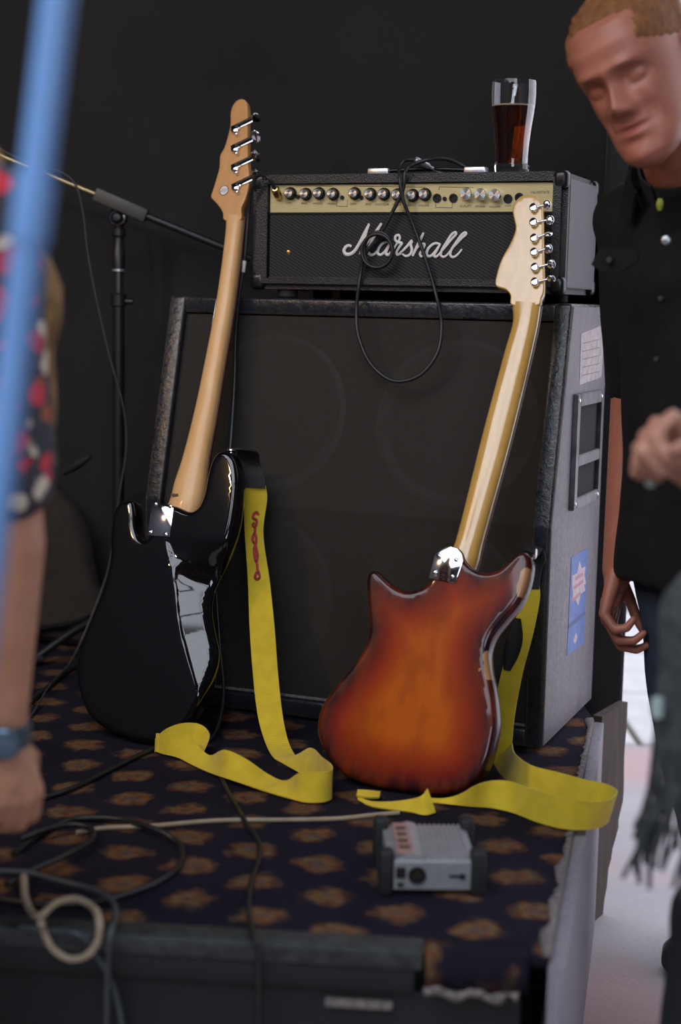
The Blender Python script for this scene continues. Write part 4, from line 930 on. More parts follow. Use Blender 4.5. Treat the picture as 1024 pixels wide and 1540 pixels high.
for xx in (0, dw - t_):
    for yy in (0, dd - .022):
        box('rubber_corner', Md, (xx, yy, 0), (xx + t_, yy + .024, .060), M['rubber'], di, .006, 3)
    box('rubber_rail', Md, (xx + (.002 if xx == 0 else .008), .02, .004), (xx + (.012 if xx == 0 else t_ - .002), dd - .02, .022), M['rubber'], di, .002, 2)
frf = basis(d0 + dy * .004, dx, EZ, -dy)
lathe('xlr_socket', [(.0115, 0), (.0115, .003), (.009, .003), (.009, .0008)], frf @ Matrix.Translation((.049, .028, 0)), M['di_dark'], di, 24)
for a in (90, 210, 330): lathe('socket_pin', [(.0012, .0005), (.0012, .0035), (0, .0036)], frf @ Matrix.Translation((.049 + .004 * math.cos(math.radians(a)), .028 + .004 * math.sin(math.radians(a)), 0)), M['brass'], di, 8)
box('rocker_switch', frf, (.022, .024, 0), (.034, .039, .003), M['di_dark'], di, .001, 1); box('small_switch', frf, (.024, .013, 0), (.032, .018, .002), M['di_dark'], di)
box('slide_switch', frf, (.090, .025, 0), (.104, .029, .002), M['di_dark'], di, .0008, 1); lathe('led', [(.004, 0), (.004, .0025), (0, .0035)], frf @ Matrix.Translation((.107, .027, 0)), M['di_dark'], di, 12)

# ================================================================== MICROPHONE STAND
PB = Vector((-.478, 3.17, S)); ptop = ony(173, 352, 3.17); PB.x = ony(178, 800, 3.17).x
ms = thing('microphone_stand', PB, 'black boom microphone stand on a tripod base by the backdrop', 'microphone stand')
top_z = ony(172, 372, 3.17).z; colz = ony(174, 452, 3.17).z
rod('lower_tube', PB + EZ * .09, Vector((PB.x, PB.y, colz)), .0125, M['stand_black'], ms, 16)
rod('upper_tube', Vector((PB.x, PB.y, colz - .02)), Vector((PB.x, PB.y, top_z)), .0095, M['stand_grey'], ms, 16)
lathe('height_clutch', [(.0125, -.012), (.0165, -.010), (.0165, .012), (.0125, .016)], Matrix.Translation((PB.x, PB.y, colz)), M['stand_black'], ms, 18)
rod('clutch_knob', Vector((PB.x, PB.y, colz)), Vector((PB.x + .03, PB.y - .004, colz - .002)), .006, M['stand_black'], ms, 10)
lathe('neck_collar', [(.013, -.045), (.013, -.005), (.0105, .002), (.0105, .02), (.014, .024), (.014, .036), (.008, .042)], Matrix.Translation((PB.x, PB.y, top_z)), M['stand_black'], ms, 18)
lathe('steel_ring', [(.0137, 0), (.0137, .004), (.012, .0045)], Matrix.Translation((PB.x, PB.y, top_z - .048)), M['alu'], ms, 18)
sw = ony(171, 328, 3.17)
lathe('swivel_disc', [(.018, -.010), (.020, -.008), (.020, .008), (.016, .012), (0, .013)], basis(Vector((PB.x, PB.y - .004, sw.z)), Vector((1, 0, 0)), EZ, Vector((0, -1, 0))), M['chrome'], ms, 24)
lathe('swivel_cover', [(.013, .012), (.013, .020), (.007, .026), (0, .027)], basis(Vector((PB.x, PB.y - .004, sw.z)), Vector((1, 0, 0)), EZ, Vector((0, -1, 0))), M['stand_black'], ms, 20)
bY = 3.17 - .02
def bmp(x, y): return ony(x, y, bY)
pA, pB2, pC, pD = bmp(-60, 210), bmp(146, 293), bmp(218, 324), bmp(336, 372)
rod('boom_rod', pA, pB2, .0055, M['brass_rod'], ms, 12); rod('boom_tail', pC, pD + (pD - pC) * .35, .0078, M['stand_black'], ms, 12)
ax_b = (pC - pB2).normalized(); fr = basis(pB2, ax_b, Vector((0, 1, 0)), ax_b.cross(Vector((0, 1, 0))))
box('boom_grip', fr, (-.004, -.014, -.0135), ((pC - pB2).length + .004, .014, .0135), simple('grip_plastic', (.05, .045, .038), .5), ms, .003, 2)
lathe('tripod_hub', [(.016, .07), (.022, .075), (.022, .12), (.014, .13)], Matrix.Translation(PB), M['stand_black'], ms, 18)
for ex in (onz(48, 994, .012) , Vector((PB.x + .10, PB.y - .24, S + .012)), Vector((PB.x + .07, PB.y + .06, S + .012))):
    e_ = Vector(ex); hb_ = PB + EZ * .095; dirn = Vector((e_.x - PB.x, e_.y - PB.y, 0)).normalized()
    lg_ = tube('leg', [hb_ + dirn * .015, hb_.lerp(e_, .5) + EZ * .012, e_], .0085, M['stand_black'], ms, 10, 6)
    tube('rubber_foot', [e_ - dirn * .02 + EZ * .003, e_ + dirn * .01 - EZ * .001], .0115, M['rubber'], lg_, 10, 0)

# ================================================================== GIG BAG
bc = cab(1.30, .335, 0)
verts, faces = [], []; nu, nv = 48, 36
for j in range(nv + 1):
    f = j / nv
    for i in range(nu):
        a = 2 * math.pi * i / nu; w = .25 * (1 - .45 * f ** 2.2); dpt = .052 * (1 - .25 * f) * (min(1, (1 - f) * 6 + .15)) * min(1, f * 8 + .35)
        w *= min(1, (1 - f) * 5 + .55)
        ca_, sa_ = math.cos(a), math.sin(a); x = w * abs(ca_) ** .6 * (1 if ca_ > 0 else -1); y = dpt * abs(sa_) ** .7 * (1 if sa_ > 0 else -1)
        z = .40 * f - .05 * (x / .25) ** 2 * f - .07 * f * max(0, x / .25)
        nn = noise.noise(Vector((x * 9, y * 9, z * 9))) * .012 + noise.noise(Vector((x * 26, 2, z * 26))) * .005
        verts.append(bc - E1 * (x + nn) + E2 * (y + nn * .6 + .012 * f) + EZ * (max(0.0, z + nn * .5 * f) + .001))
for j in range(nv):
    for i in range(nu): faces.append((j * nu + i, j * nu + (i + 1) % nu, (j + 1) * nu + (i + 1) % nu, (j + 1) * nu + i))
faces.append(tuple(range(nu))[::-1]); faces.append(tuple(nv * nu + i for i in range(nu)))
bag = thing('gig_bag', bc, 'dark brown padded cloth gig bag slumped against the backdrop behind the microphone stand', 'bag')
bb_ = mesh_obj('bag_body', verts, faces, M['bag'], bag, True)
bf = lambda x, y: onpl(x, y, cab(0, .275, 0), E2)
tube('bag_strap', [bf(95, 712), bf(118, 698), bf(136, 686)], [.006, .009, .005], M['rubber'], bag, 8, 6)
tube('bag_piping', [bf(44, 948), bf(80, 942), bf(110, 937), bf(135, 928)], .006, M['black_plastic'], bag, 8, 6)

# ================================================================== CABLES
def cable(name, pts, r, mat, label, group=None):
    o = tube(name, pts, r, mat, None, 8, 8); return tag(o, label, 'cable', group)
FV = AV0 - .006
def af(x, y, dv=0.0): return onpl(x, y, cab(0, FV + dv, 0), E2)
tv = Mc @ Vector((0, 0, AZ1))
ac = thing('instrument_cable', af(605, 300), 'black instrument cable coiled over the amplifier and hanging in a loop before its logo', 'cable')
top = lambda x, y, dv: onpl(x, y, cab(0, AV0 + dv, 0), E2)
pts = [Mc @ Vector((top_u(712), AV0 + .13, AZ1 + .0045)), Mc @ Vector((top_u(700), AV0 + .095, AZ1 + .010)), top(674, 240, .060), top(645, 240, .035), top(622, 247, .025), top(610, 257, -.006), af(606, 285, -.004), af(598, 303, -.004), af(572, 352, -.003), af(548, 385, 0), af(541, 420, 0), onpl(536, 470, cab(0, .060, 0), E2), onpl(539, 505, cab(0, .048, 0), E2), onpl(558, 548, cab(0, .040, 0), E2), onpl(592, 573, cab(0, .035, 0), E2), onpl(630, 565, cab(0, .037, 0), E2), onpl(657, 532, cab(0, .045, 0), E2), onpl(664, 490, cab(0, .060, 0), E2), af(655, 440, -.003), af(640, 390, 0), af(620, 335, 0), af(606, 300, -.010), af(601, 268, -.010), top(601, 250, .01), top(608, 241, .025), top(624, 240, .035)]
tube('cable', pts, .0034, M['cable'], ac, 8, 8)
cpt = af(570, 376, .0)
for k_ in range(2):
    tube('coil', [cpt + (-E1) * ((.027 + .0018 * k_) * math.cos(a)) + EZ * ((.031 - .002 * k_) * math.sin(a) - .002 * k_) + E2 * (-.004 - .0065 * k_) for a in np.linspace(0.3, 2 * math.pi + .3, 20)], .0033, M['cable'], ac, 8, 3)
pj = top(624, 240, .035); pj2 = top(644, 250, .05)
lathe('plug_body', [(.0055, 0), (.0062, .004), (.0062, .026), (.004, .030), (.0030, .031), (.0030, .055), (0, .058)], basis(pj, *((lambda z: (z.orthogonal().normalized(), z.cross(z.orthogonal().normalized()), z))((pj2 - pj).normalized()))), M['alu'], ac, 14)
# bass lead: brass plug in the input, round the amp corner, down behind the neck to the bass
bl = thing('bass_lead', af(352, 600), 'black lead from the brass plug in the amplifier input down behind the maple neck', 'cable')
zdir = (pg - pe).normalized(); xo = zdir.orthogonal().normalized()
lathe('brass_plug', [(.0045, -.004), (.0050, .0), (.0075, .001), (.0075, .026), (.0050, .030), (0, .031)], basis(pe, xo, zdir.cross(xo), zdir), M['brass'], bl, 16)
pe2 = pe + zdir * .030
pts = [pe2, af(404, 268, -.030), af(396, 264, -.025), af(386, 266, -.018), af(378, 285, -.012), af(374, 318, .0010), af(371.5, 350, .0010), af(369.5, 375, .0010), af(366.5, 400, .0010), onpl(360.5, 440, cab(0, .089, 0), E2), onpl(354.5, 500, cab(0, .070, 0), E2), onpl(353, 570, cab(0, .045, 0), E2), onpl(349, 640, cab(0, .010, 0), E2), onpl(345, 690, cab(0, -.012, 0), E2), onpl(335, 760, cab(0, -.04, 0), E2), onpl(325, 860, cab(0, -.06, 0), E2), onpl(330, 960, cab(0, -.08, 0), E2), onpl(336, 1050, cab(0, -.12, 0), E2), onz(322, 1105, .0085), onz(296, 1122, .0045)]
tube('cable', pts, .0033, M['cable'], bl, 8, 8)
rod('tape_wrap', af(367.6, 392, .0010), af(365.2, 409, .0010), .0042, M['white_tape'], bl, 10)
# thin leads on the stand
cable('microphone_lead', [ony(-40, 205, bY - .0085), ony(40, 243, bY - .0085), ony(92, 259, bY - .0085), ony(112, 275, bY - .0085), ony(124, 315, bY - .004), bmp(132, 380), bmp(143, 440), bmp(155, 495), bmp(166, 540), ony(186, 615, 3.15), ony(190, 670, 3.15), ony(180, 740, 3.14), ony(164, 850, 3.12), ony(150, 895, 3.10), onz(112, 985, .032), onz(74, 1032, .0150), onz(50, 1072, .0045), onz(30, 1098, .0035)], .0019, M['cable_grey'], 'thin grey microphone lead drooping from the boom and down the stand')
cable('floor_cable', [onz(-60, 1090, .005), onz(20, 1070, .005), onz(70, 1035, .005), onz(108, 1005, .005), onz(150, 990, .005)], .005, M['cable'], 'thick black cable on the carpet beside the microphone stand foot', 'black cables on the carpet')
cable('floor_cable', [onz(-20, 1235, .005), onz(50, 1205, .005), onz(110, 1185, .005), onz(170, 1155, .005), onz(215, 1133, .005), onz(250, 1120, .005), onz(290, 1112, .005)], .0042, M['cable'], 'black cable lying below the bass towards the yellow strap', 'black cables on the carpet')
cable('floor_cable', [onz(330, 1165, .004), onz(345, 1195, .004), onz(360, 1220, .007), onz(367, 1233, .0128), onz(374, 1245, .008), onz(388, 1265, .004), onz(390, 1290, .004), onz(378, 1325, .004), onz(374, 1370, .004), onz(380, 1402, .009), onz(384, 1420, .012), Mf @ Vector(((onz(387, 1430) - Mf.translation).dot(Vector((fd.x, fd.y, 0))), .0135, S + .0085)), Mf @ Vector(((onz(388, 1430) - Mf.translation).dot(Vector((fd.x, fd.y, 0))), .0185, S - .008)), Mf @ Vector(((onz(390, 1430) - Mf.translation).dot(Vector((fd.x, fd.y, 0))), .020, S - .10)), Mf @ Vector(((onz(400, 1430) - Mf.translation).dot(Vector((fd.x, fd.y, 0))), .022, .015)), Mf @ Vector(((onz(440, 1430) - Mf.translation).dot(Vector((fd.x, fd.y, 0))), .09, .005))], .0036, M['cable'], 'black cable winding over the middle of the carpet and off the stage front', 'black cables on the carpet')
cable('beige_cable', [onz(115, 1252, .004), onz(150, 1246, .004), onz(230, 1242, .004), onz(330, 1234, .004), onz(430, 1233, .004), onz(510, 1231, .004), onz(560, 1226, .004), onz(600, 1222, .004)], .0036, M['cable_beige'], 'long beige cable stretched across the carpet below the straps')
cable('looped_cable', [onz(20, 1285, .005), onz(60, 1255, .005), onz(110, 1232, .006), onz(180, 1232, .008), onz(215, 1241, .0128), onz(235, 1248, .0132), onz(250, 1255, .0110), onz(262, 1263, .007), onz(272, 1275, .005), onz(270, 1300, .005), onz(240, 1325, .005), onz(190, 1345, .005), onz(140, 1357, .006), onz(60, 1360, .006), onz(0, 1352, .006)], .0045, M['cable'], 'big loop of black cable on the carpet beside the small coil of beige cable', 'black cables on the carpet')
cable('looped_cable', [onz(10, 1330, .012), onz(50, 1308, .013), onz(100, 1285, .014), onz(138, 1262, .012), onz(136, 1246, .013), onz(110, 1240, .014), onz(70, 1247, .014), onz(30, 1262, .012)], .0045, M['cable'], 'narrow pointed loop of black cable lying over the bigger loop', 'black cables on the carpet')
cable('looped_cable', [onz(-10, 1310, .022), onz(40, 1312, .022), onz(90, 1325, .02), onz(140, 1338, .018), onz(168, 1355, .016), onz(174, 1380, .015), onz(166, 1404, .016), Mf @ Vector((Mf.inverted() @ onz(165, 1415)).to_2d().to_3d() + Vector((0, .031 - (Mf.inverted() @ onz(165, 1415)).y, S - .03))), Mf @ Vector(((Mf.inverted() @ onz(160, 1415)).x, .031, .18)), Mf @ Vector(((Mf.inverted() @ onz(150, 1415)).x, .03, .018)), Mf @ Vector(((Mf.inverted() @ onz(110, 1415)).x, .12, .005))], .0038, M['cable_blue'], 'blue-grey cable curving off the stage front beside the beige coil')
mcx = lambda x: (Mf.inverted() @ onz(x, 1412)).x
cy = lambda x, y: onpl(x, y, Mf @ Vector((0, .034, 0)), Vector((fn.x, fn.y, 0)))
pts = [onz(36, 1318, .02), onz(34, 1340, .016), onz(50, 1366, .012)]
cpts = [(60, 1378), (85, 1358), (112, 1352), (136, 1362), (149, 1385), (147, 1415), (130, 1437), (105, 1442), (80, 1427), (66, 1402), (62, 1388)]
tube_o = cable('beige_coil', [onz(36, 1318, .03), onz(38, 1350, .026), onz(48, 1372, .022)] + [onz(x, y, .016 + (.012 if y < 1400 else .0)) if y < 1400 else cy(x, y) for x, y in cpts] , .0046, M['cable_beige'], 'beige cable coil hanging over the front edge of the stage')
cyh = lambda x, y: onpl(x, y, Mf @ Vector((0, .0178, 0)), Vector((fn.x, fn.y, 0)))
cable('hanging_cable', [onz(30, 1395, .0095), onz(80, 1400, .0095), onz(120, 1406, .0095), cyh(145, 1437), cyh(165, 1470), cyh(178, 1510), cyh(184, 1550), cyh(186, 1610), Mf @ Vector((mcx(186), .06, .014)), Mf @ Vector((mcx(140), .10, .005))], .0040, M['cable_blue'], 'blue-grey cable hanging straight down the dark stage front')

# ================================================================== BLUE POLE
b0, b1 = ony(2, 700, .98), ony(84, 20, .98); dr = (b1 - b0).normalized()
lo_p = b0 - dr * ((b0.z - .012) / dr.z); hi_p = b0 + dr * ((2.985 - b0.z) / dr.z)
bp = thing('blue_pole', lo_p, 'slender blue painted metal pole leaning from floor to roof', 'pole')
rod('tube', lo_p, hi_p, .0105, M['blue_pole'], bp, 20)
cl_z = ony(38, 315, .98).z; cp = b0 + dr * ((cl_z - b0.z) / dr.z)
rod('joint_sleeve', cp - dr * .02, cp + dr * .02, .0125, M['blue_pole'], bp, 20)
lathe('foot', [(.03, 0), (.03, .006), (.014, .010), (.012, .02)], Matrix.Translation((lo_p.x, lo_p.y, 0)), M['rubber'], bp, 20)

# ================================================================== PEOPLE
def capsule(bm, p0, p1, r0, r1, n=14):
    p0, p1 = Vector(p0), Vector(p1); d = (p1 - p0); L = d.length
    t = d.normalized() if L > 1e-6 else Vector((0, 0, 1)); a = t.orthogonal().normalized(); b = t.cross(a); rings = []
    prof = [(-math.cos(x) * r0, math.sin(x) * r0) for x in (.35, .75, 1.15, math.pi / 2)] + [(L + math.sin(x) * r1, math.cos(x) * r1) for x in (0, .42, .82, 1.22)]
    for z, r in prof: rings.append([bm.verts.new(p0 + t * z + a * (r * math.cos(2 * math.pi * k / n)) + b * (r * math.sin(2 * math.pi * k / n))) for k in range(n)])
    for A_, B_ in zip(rings[:-1], rings[1:]):
        for k in range(n): bm.faces.new((A_[k], A_[(k + 1) % n], B_[(k + 1) % n], B_[k]))
    bm.faces.new(rings[0][::-1]); bm.faces.new(rings[-1])
def loft(bm, rings_def, n=36):
    """rings_def: (center, x half vector, y half vector)"""
    rings = []
    for c, x, y in rings_def: rings.append([bm.verts.new(Vector(c) + Vector(x) * (abs(math.cos(2 * math.pi * k / n)) ** .85 * (1 if math.cos(2 * math.pi * k / n) > 0 else -1)) + Vector(y) * math.sin(2 * math.pi * k / n)) for k in range(n)])
    for A_, B_ in zip(rings[:-1], rings[1:]):
        for k in range(n): bm.faces.new((A_[k], A_[(k + 1) % n], B_[(k + 1) % n], B_[k]))
    bm.faces.new(rings[0][::-1]); bm.faces.new(rings[-1])
def blob(name, bm, voxel, smooth, mat, parent, fold=None):
    bmesh.ops.recalc_face_normals(bm, faces=bm.faces)
    me = bpy.data.meshes.new('tmp'); bm.to_mesh(me); bm.free(); o = bpy.data.objects.new('tmp', me); COL.objects.link(o)
    m = o.modifiers.new('r', 'REMESH'); m.mode = 'VOXEL'; m.voxel_size = voxel
    if smooth: s = o.modifiers.new('s', 'SMOOTH'); s.factor = .5; s.iterations = smooth
    bpy.context.view_layer.update()
    me2 = bpy.data.meshes.new_from_object(o.evaluated_get(bpy.context.evaluated_depsgraph_get()))
    bpy.data.objects.remove(o); me2.name = name
    if fold:
        me2.calc_loop_triangles(); n = len(me2.vertices); co = np.empty(n * 3, np.float32); no = np.empty(n * 3, np.float32)
        me2.vertices.foreach_get('co', co); me2.vertices.foreach_get('normal', no); co = co.reshape(-1, 3); no = no.reshape(-1, 3)
        amp_, sc_, zs = fold
        w = np.array([noise.noise(Vector((float(c[0]) * sc_, float(c[1]) * sc_, float(c[2]) * sc_ * zs))) for c in co]); co += no * (w * amp_)[:, None]
        me2.vertices.foreach_set('co', co.ravel()); me2.update()
    me2.materials.clear()
    return finish(name, me2, mat, parent, True)
def hand(bm, wrist, d, palm, size=1.0, curl=(.35, .45, .4), thumb=1, spread=.06, thumb_in=.5):
    """d: towards the fingers, palm: direction the palm faces, thumb=+1/-1: side d x palm"""
    d = Vector(d).normalized(); palm = Vector(palm); palm = (palm - d * palm.dot(d)).normalized(); s = d.cross(palm) * thumb; w = Vector(wrist)
    S_ = size
    kn = []
    for i, (off, ln) in enumerate(((.030, .088), (.010, .092), (-.010, .088), (-.029, .080))):
        b = w + d * (.012 * S_) + s * (off * .6 * S_); k = w + d * (ln * S_) + s * (off * S_); kn.append(k)
        capsule(bm, b, k, .0150 * S_, .0105 * S_, 10)
    capsule(bm, w + d * .03 * S_ + s * .012 * S_, w + d * .06 * S_ - s * .012 * S_, .018 * S_, .017 * S_, 10)
    capsule(bm, w - d * .02 * S_, w + d * .02 * S_, .0225 * S_, .022 * S_, 12)
    for i, (k, ls) in enumerate(zip(kn, ((.042, .025, .020), (.046, .029, .021), (.042, .027, .021), (.033, .020, .018)))):
        a = 0.0; p = k; dir0 = (d + s * ((.030, .010, -.010, -.029)[i] * spread * 30)).normalized()
        for j, (l_, c_) in enumerate(zip(ls, curl)):
            a += c_ * (1 + .12 * i); v = dir0 * math.cos(a) + palm * math.sin(a); q = p + v * (l_ * S_)
            capsule(bm, p, q, (.0092, .0085, .0078)[j] * S_, (.0085, .0078, .0066)[j] * S_, 10); p = q
    t0 = w + d * .022 * S_ + s * .022 * S_ + palm * .006 * S_; v = (d * .62 + s * .68 + palm * .35).normalized(); t1 = t0 + v * .040 * S_
    capsule(bm, t0, t1, .0135 * S_, .0108 * S_, 10); v = (d * .85 + s * (.35 - thumb_in * .4) + palm * (.25 + thumb_in * .5)).normalized(); t2 = t1 + v * .030 * S_; capsule(bm, t1, t2, .0102 * S_, .0092 * S_, 10)
    t3 = t2 + (v + palm * .2).normalized() * .024 * S_; capsule(bm, t2, t3, .0092 * S_, .0074 * S_, 10)
HZ = [-.122, -.114, -.100, -.080, -.055, -.025, .0, .03, .06, .085, .105, .116, .121]
HW = [.012, .030, .046, .057, .063, .069, .073, .0765, .0765, .069, .049, .028, .006]
HF = [.078, .092, .097, .094, .091, .089, .089, .096, .093, .078, .051, .028, .004]
HB = [.060, .030, -.005, -.040, -.070, -.086, -.096, -.101, -.100, -.090, -.068, -.042, -.014]
def head(bm, Mh, sc=1.0, n=84, m=76):
    """local x: the person's left, y: forward, z: up"""
    rings = []
    for j in range(m + 1):
        z = HZ[0] + (HZ[-1] - HZ[0]) * (.5 - .5 * math.cos(math.pi * j / m))
        w, f, b = np.interp(z, HZ, HW), np.interp(z, HZ, HF), np.interp(z, HZ, HB); cy_ = (f + b) / 2; h = (f - b) / 2; ring = []
        for k in range(n):
            a = 2 * math.pi * k / n; c, s = math.cos(a), math.sin(a)
            ex = .80 if s > 0 else .95
            x = w * abs(c) ** ex * (1 if c > 0 else -1); y = cy_ + h * abs(s) ** .92 * (1 if s > 0 else -1)
            if s > 0:
                fr_ = s ** .5; g = lambda x0, z0, sx, sz: math.exp(-((x - x0) / sx) ** 2 - ((z - z0) / sz) ** 2)
                # nose
                if -.048 < z < .030:
                    tt = (z + .030) / .050
                    p = np.interp(z, [-.048, -.038, -.031, -.022, -.008, .010, .030], [0, .005, .024, .032, .022, .010, .001]); sx = np.interp(z, [-.04, -.025, .0, .02], [.0165, .0150, .0095, .009])
                    y += p * math.exp(-(x / sx) ** 2)
                    y += .009 * (g(.0145, -.031, .006, .008) + g(-.0145, -.031, .006, .008))
                y += fr_ * (-.0165 * (g(.032, .008, .0165, .012) + g(-.032, .008, .0165, .012)) + -0.0 + .0085 * (g(.031, .028, .022, .008) + g(-.031, .028, .022, .008)) + .003 * g(0, .028, .012, .01))
                y += fr_ * (.0062 * g(0, -.0530, .020, .0052) + .0068 * g(0, -.0665, .018, .0058) - .0095 * g(0, -.0598, .024, .0030) - .003 * g(0, -.078, .02, .006))
                y += fr_ * (.007 * g(0, -.098, .018, .014) + .005 * (g(.046, -.022, .018, .018) + g(-.046, -.022, .018, .018)) - .006 * (g(.034, -.045, .006, .016) + g(-.034, -.045, .006, .016)))
            ring.append(bm.verts.new(Mh @ (Vector((x, y, z)) * sc)))
        rings.append(ring)
    for A_, B_ in zip(rings[:-1], rings[1:]):
        for k in range(n): bm.faces.new((A_[k], A_[(k + 1) % n], B_[(k + 1) % n], B_[k]))
    bm.faces.new(rings[0][::-1]); bm.faces.new(rings[-1])
    for sx in (-1, 1):       # ears and closed lids
        for q in (((.076, -.012, .018), (.080, -.020, -.004), .010, .008), ((.080, -.022, .020), (.078, -.010, -.020), .007, .007), ((.077, -.010, -.022), (.075, -.006, -.026), .007, .006)):
            a_, b_, r0, r1 = q; capsule(bm, Mh @ (Vector((a_[0] * sx, a_[1], a_[2])) * sc), Mh @ (Vector((b_[0] * sx, b_[1], b_[2])) * sc), r0 * sc, r1 * sc, 10)
        capsule(bm, Mh @ (Vector((.027 * sx, .0715, .006)) * sc), Mh @ (Vector((.036 * sx, .069, .006)) * sc), .0115 * sc, .0115 * sc, 12)
def skin_mat(name, col, Mh=None, sc=1.0):
    t = NT(name); t.set(Roughness=.5, Subsurface_Weight=.12, Subsurface_Radius=(.010, .004, .002), Subsurface_Scale=.6)
    nz = t.noise(24, 4, .6); c = t.ramp(nz.outputs[0], [(.3, tuple(v * f for v, f in zip(col, (.90, .82, .82)))), (.7, tuple(v * 1.08 for v in col))])
    out = c.outputs[0]
    if Mh is not None:
        at = t.n('ShaderNodeAttribute', attribute_name='lip'); out = t.mix(at.outputs['Fac'], out, (.34, .09, .075))
        ab = t.n('ShaderNodeAttribute', attribute_name='brow'); out = t.mix(ab.outputs['Fac'], out, (.16, .065, .04))
    t.l(out, t.b.inputs['Base Color']); t.bump(t.noise(300, 2).outputs[0], .06, .001); return t.m
def face_attrs(o, Mh, sc):
    n = len(o.data.vertices); co = np.empty(n * 3, np.float32); o.data.vertices.foreach_get('co', co); co = co.reshape(-1, 3)
    Mi = np.array(Mh.inverted()); L = (np.c_[co, np.ones(n)] @ Mi.T)[:, :3] / sc; x, y, z = L.T; fr_ = y > .06
    near = (np.abs(x) < .1) & (np.abs(z) < .14) & (y < .15)
    lip = np.where(fr_ & near, np.maximum(np.exp(-(x / .022) ** 4 - ((z + .0600) / .0085) ** 4), 0), 0) * .75
    br = np.zeros(n)
    for s in (-1, 1):
        xx = x * s; zc = .0270 - .15 * (xx - .02) ** 2 / .02 * 2
        br = np.maximum(br, .62 * np.exp(-((xx - .034) / .021) ** 4 - ((z - zc) / .0042) ** 2)); br = np.maximum(br, .9 * np.exp(-((xx - .032) / .0135) ** 4 - ((z - (-.0035 + .6 * (xx - .032) ** 2 * 20)) / .0020) ** 2))
    br = np.where(fr_ & near, br, 0)
    for nm, v in (('lip', lip), ('brow', br)):
        a = o.data.attributes.new(nm, 'FLOAT', 'POINT'); a.data.foreach_set('value', v.astype(np.float32))
def head_matrix(c, fwd, up):
    f = Vector(fwd).normalized(); u = Vector(up); u = (u - f * u.dot(f)).normalized(); l = u.cross(f) * -1.0; l = f.cross(u) * -1.0
    # x = left = up x forward
    l = u.cross(f); return basis(Vector(c), l, f, u)
def cap_hair(name, Mh, sc, mat, parent, test, th=.007, n=90, m=80, fuzz=.0025):
    """close cropped hair: shell over the scalp where test(x,y,z) holds"""
    V, Fc, idx = [], [], {}
    for j in range(m + 1):
        z = HZ[0] + (HZ[-1] - HZ[0]) * (.5 - .5 * math.cos(math.pi * j / m)); w, f, b = np.interp(z, HZ, HW), np.interp(z, HZ, HF), np.interp(z, HZ, HB); cy_ = (f + b) / 2; h = (f - b) / 2
        for k in range(n):
            a = 2 * math.pi * k / n; c, s = math.cos(a), math.sin(a); ex = .80 if s > 0 else .95
            x = w * abs(c) ** ex * (1 if c > 0 else -1); y = cy_ + h * abs(s) ** .92 * (1 if s > 0 else -1)
            q = test(x, y, z); g = 1 + (.0016 + th * min(1, max(0, q) * 9) + fuzz * min(1, max(0, q) * 30) * noise.noise(Vector((x, y, z)) * 160)) / .085
            idx[(j, k)] = (len(V), q); V.append(Mh @ (Vector((x, y, z)) * sc * (g if q > 0 else .985)))
    for j in range(m):
        for k in range(n):
            cn = [idx[(j, k)], idx[(j, (k + 1) % n)], idx[(j + 1, (k + 1) % n)], idx[(j + 1, k)]]
            if sum(c_[1] > 0 for c_ in cn) >= 1: Fc.append(tuple(c_[0] for c_ in cn))
    top = [idx[(m, k)][0] for k in range(n)]; Fc.append(tuple(top))
    me = bpy.data.meshes.new(name); me.from_pydata([tuple(v) for v in V], [], Fc); bm = bmesh.new(); bm.from_mesh(me); bmesh.ops.delete(bm, geom=[v for v in bm.verts if not v.link_faces], context='VERTS'); bm.to_mesh(me); bm.free()
    return finish(name, me, mat, parent, True)

def cloth_mat(name, c0, c1, rough=.85, scale=14, weave=500):
    t = NT(name); t.set(Roughness=rough, Specular_IOR_Level=.25); r = t.ramp(t.noise(scale, 4, .6).outputs[0], [(.3, c0), (.7, c1)]); t.l(r.outputs[0], t.b.inputs['Base Color']); t.bump(t.noise(weave, 2).outputs[0], .3, .001); return t.m
M['jacket'] = cloth_mat('charcoal_black_cotton', (.0055, .0052, .0058), (.0095, .009, .0095))
M['jeans'] = cloth_mat('dark_blue_denim', (.018, .030, .052), (.034, .052, .085), .9, 9)
M['coat'] = cloth_mat('black_wool', (.010, .0105, .011), (.018, .018, .019), .95)
M['scarf'] = cloth_mat('grey_black_wool_knit', (.030, .034, .034), (.065, .07, .068), 1.0, 60, 200)
M['dark_trousers'] = cloth_mat('dark_navy_trousers', (.010, .012, .016), (.016, .018, .023))
M['shoe'] = simple('black_shoe_leather', (.015, .013, .012), .4)
M['button'] = simple('grey_metal_button', (.30, .33, .34), .3, metal=.6)

# ---------------------------------------------------------------- man in the dark jacket
def cv(r, u, f): return CR * r + CU * u - CF * f          # camera axes: right, up, towards the camera
hc = ony(962, 110, 2.27)
Mh = head_matrix(hc, cv(-.53, -.46, .71), cv(-.44, .88, .18))
man = thing('person', (.76, 2.52, 0), 'man in a black button jacket and blue jeans bowing his head beside the stage', 'person')
fdir = Vector((-.77, -.64, 0)); rdir = Vector((-.64, .77, 0)); HS = 1.0
skin = skin_mat('fair_ruddy_skin', (.36, .135, .085), Mh)
Rsh, Rel, Rwr = ony(948, 335, 2.50), ony(957, 592, 2.53), ony(930, 858, 2.49)
ctr = Vector((.595, 2.39, 0)); nb_ = Vector((.545, 2.41, 1.335)); pel = Vector((.615, 2.41, .80))
Lsh = Vector((.70, 2.24, 1.27)); Lel = Vector((.80, 2.20, .99)); Lwr = Vector((.80, 2.10, .76))
hipR, hipL = pel + rdir * .085, pel - rdir * .085
knR, anR = Vector((.605, 2.46, .43)), Vector((.735, 2.66, .075)); knL, anL = Vector((.73, 2.29, .42)), Vector((.79, 2.38, .075))
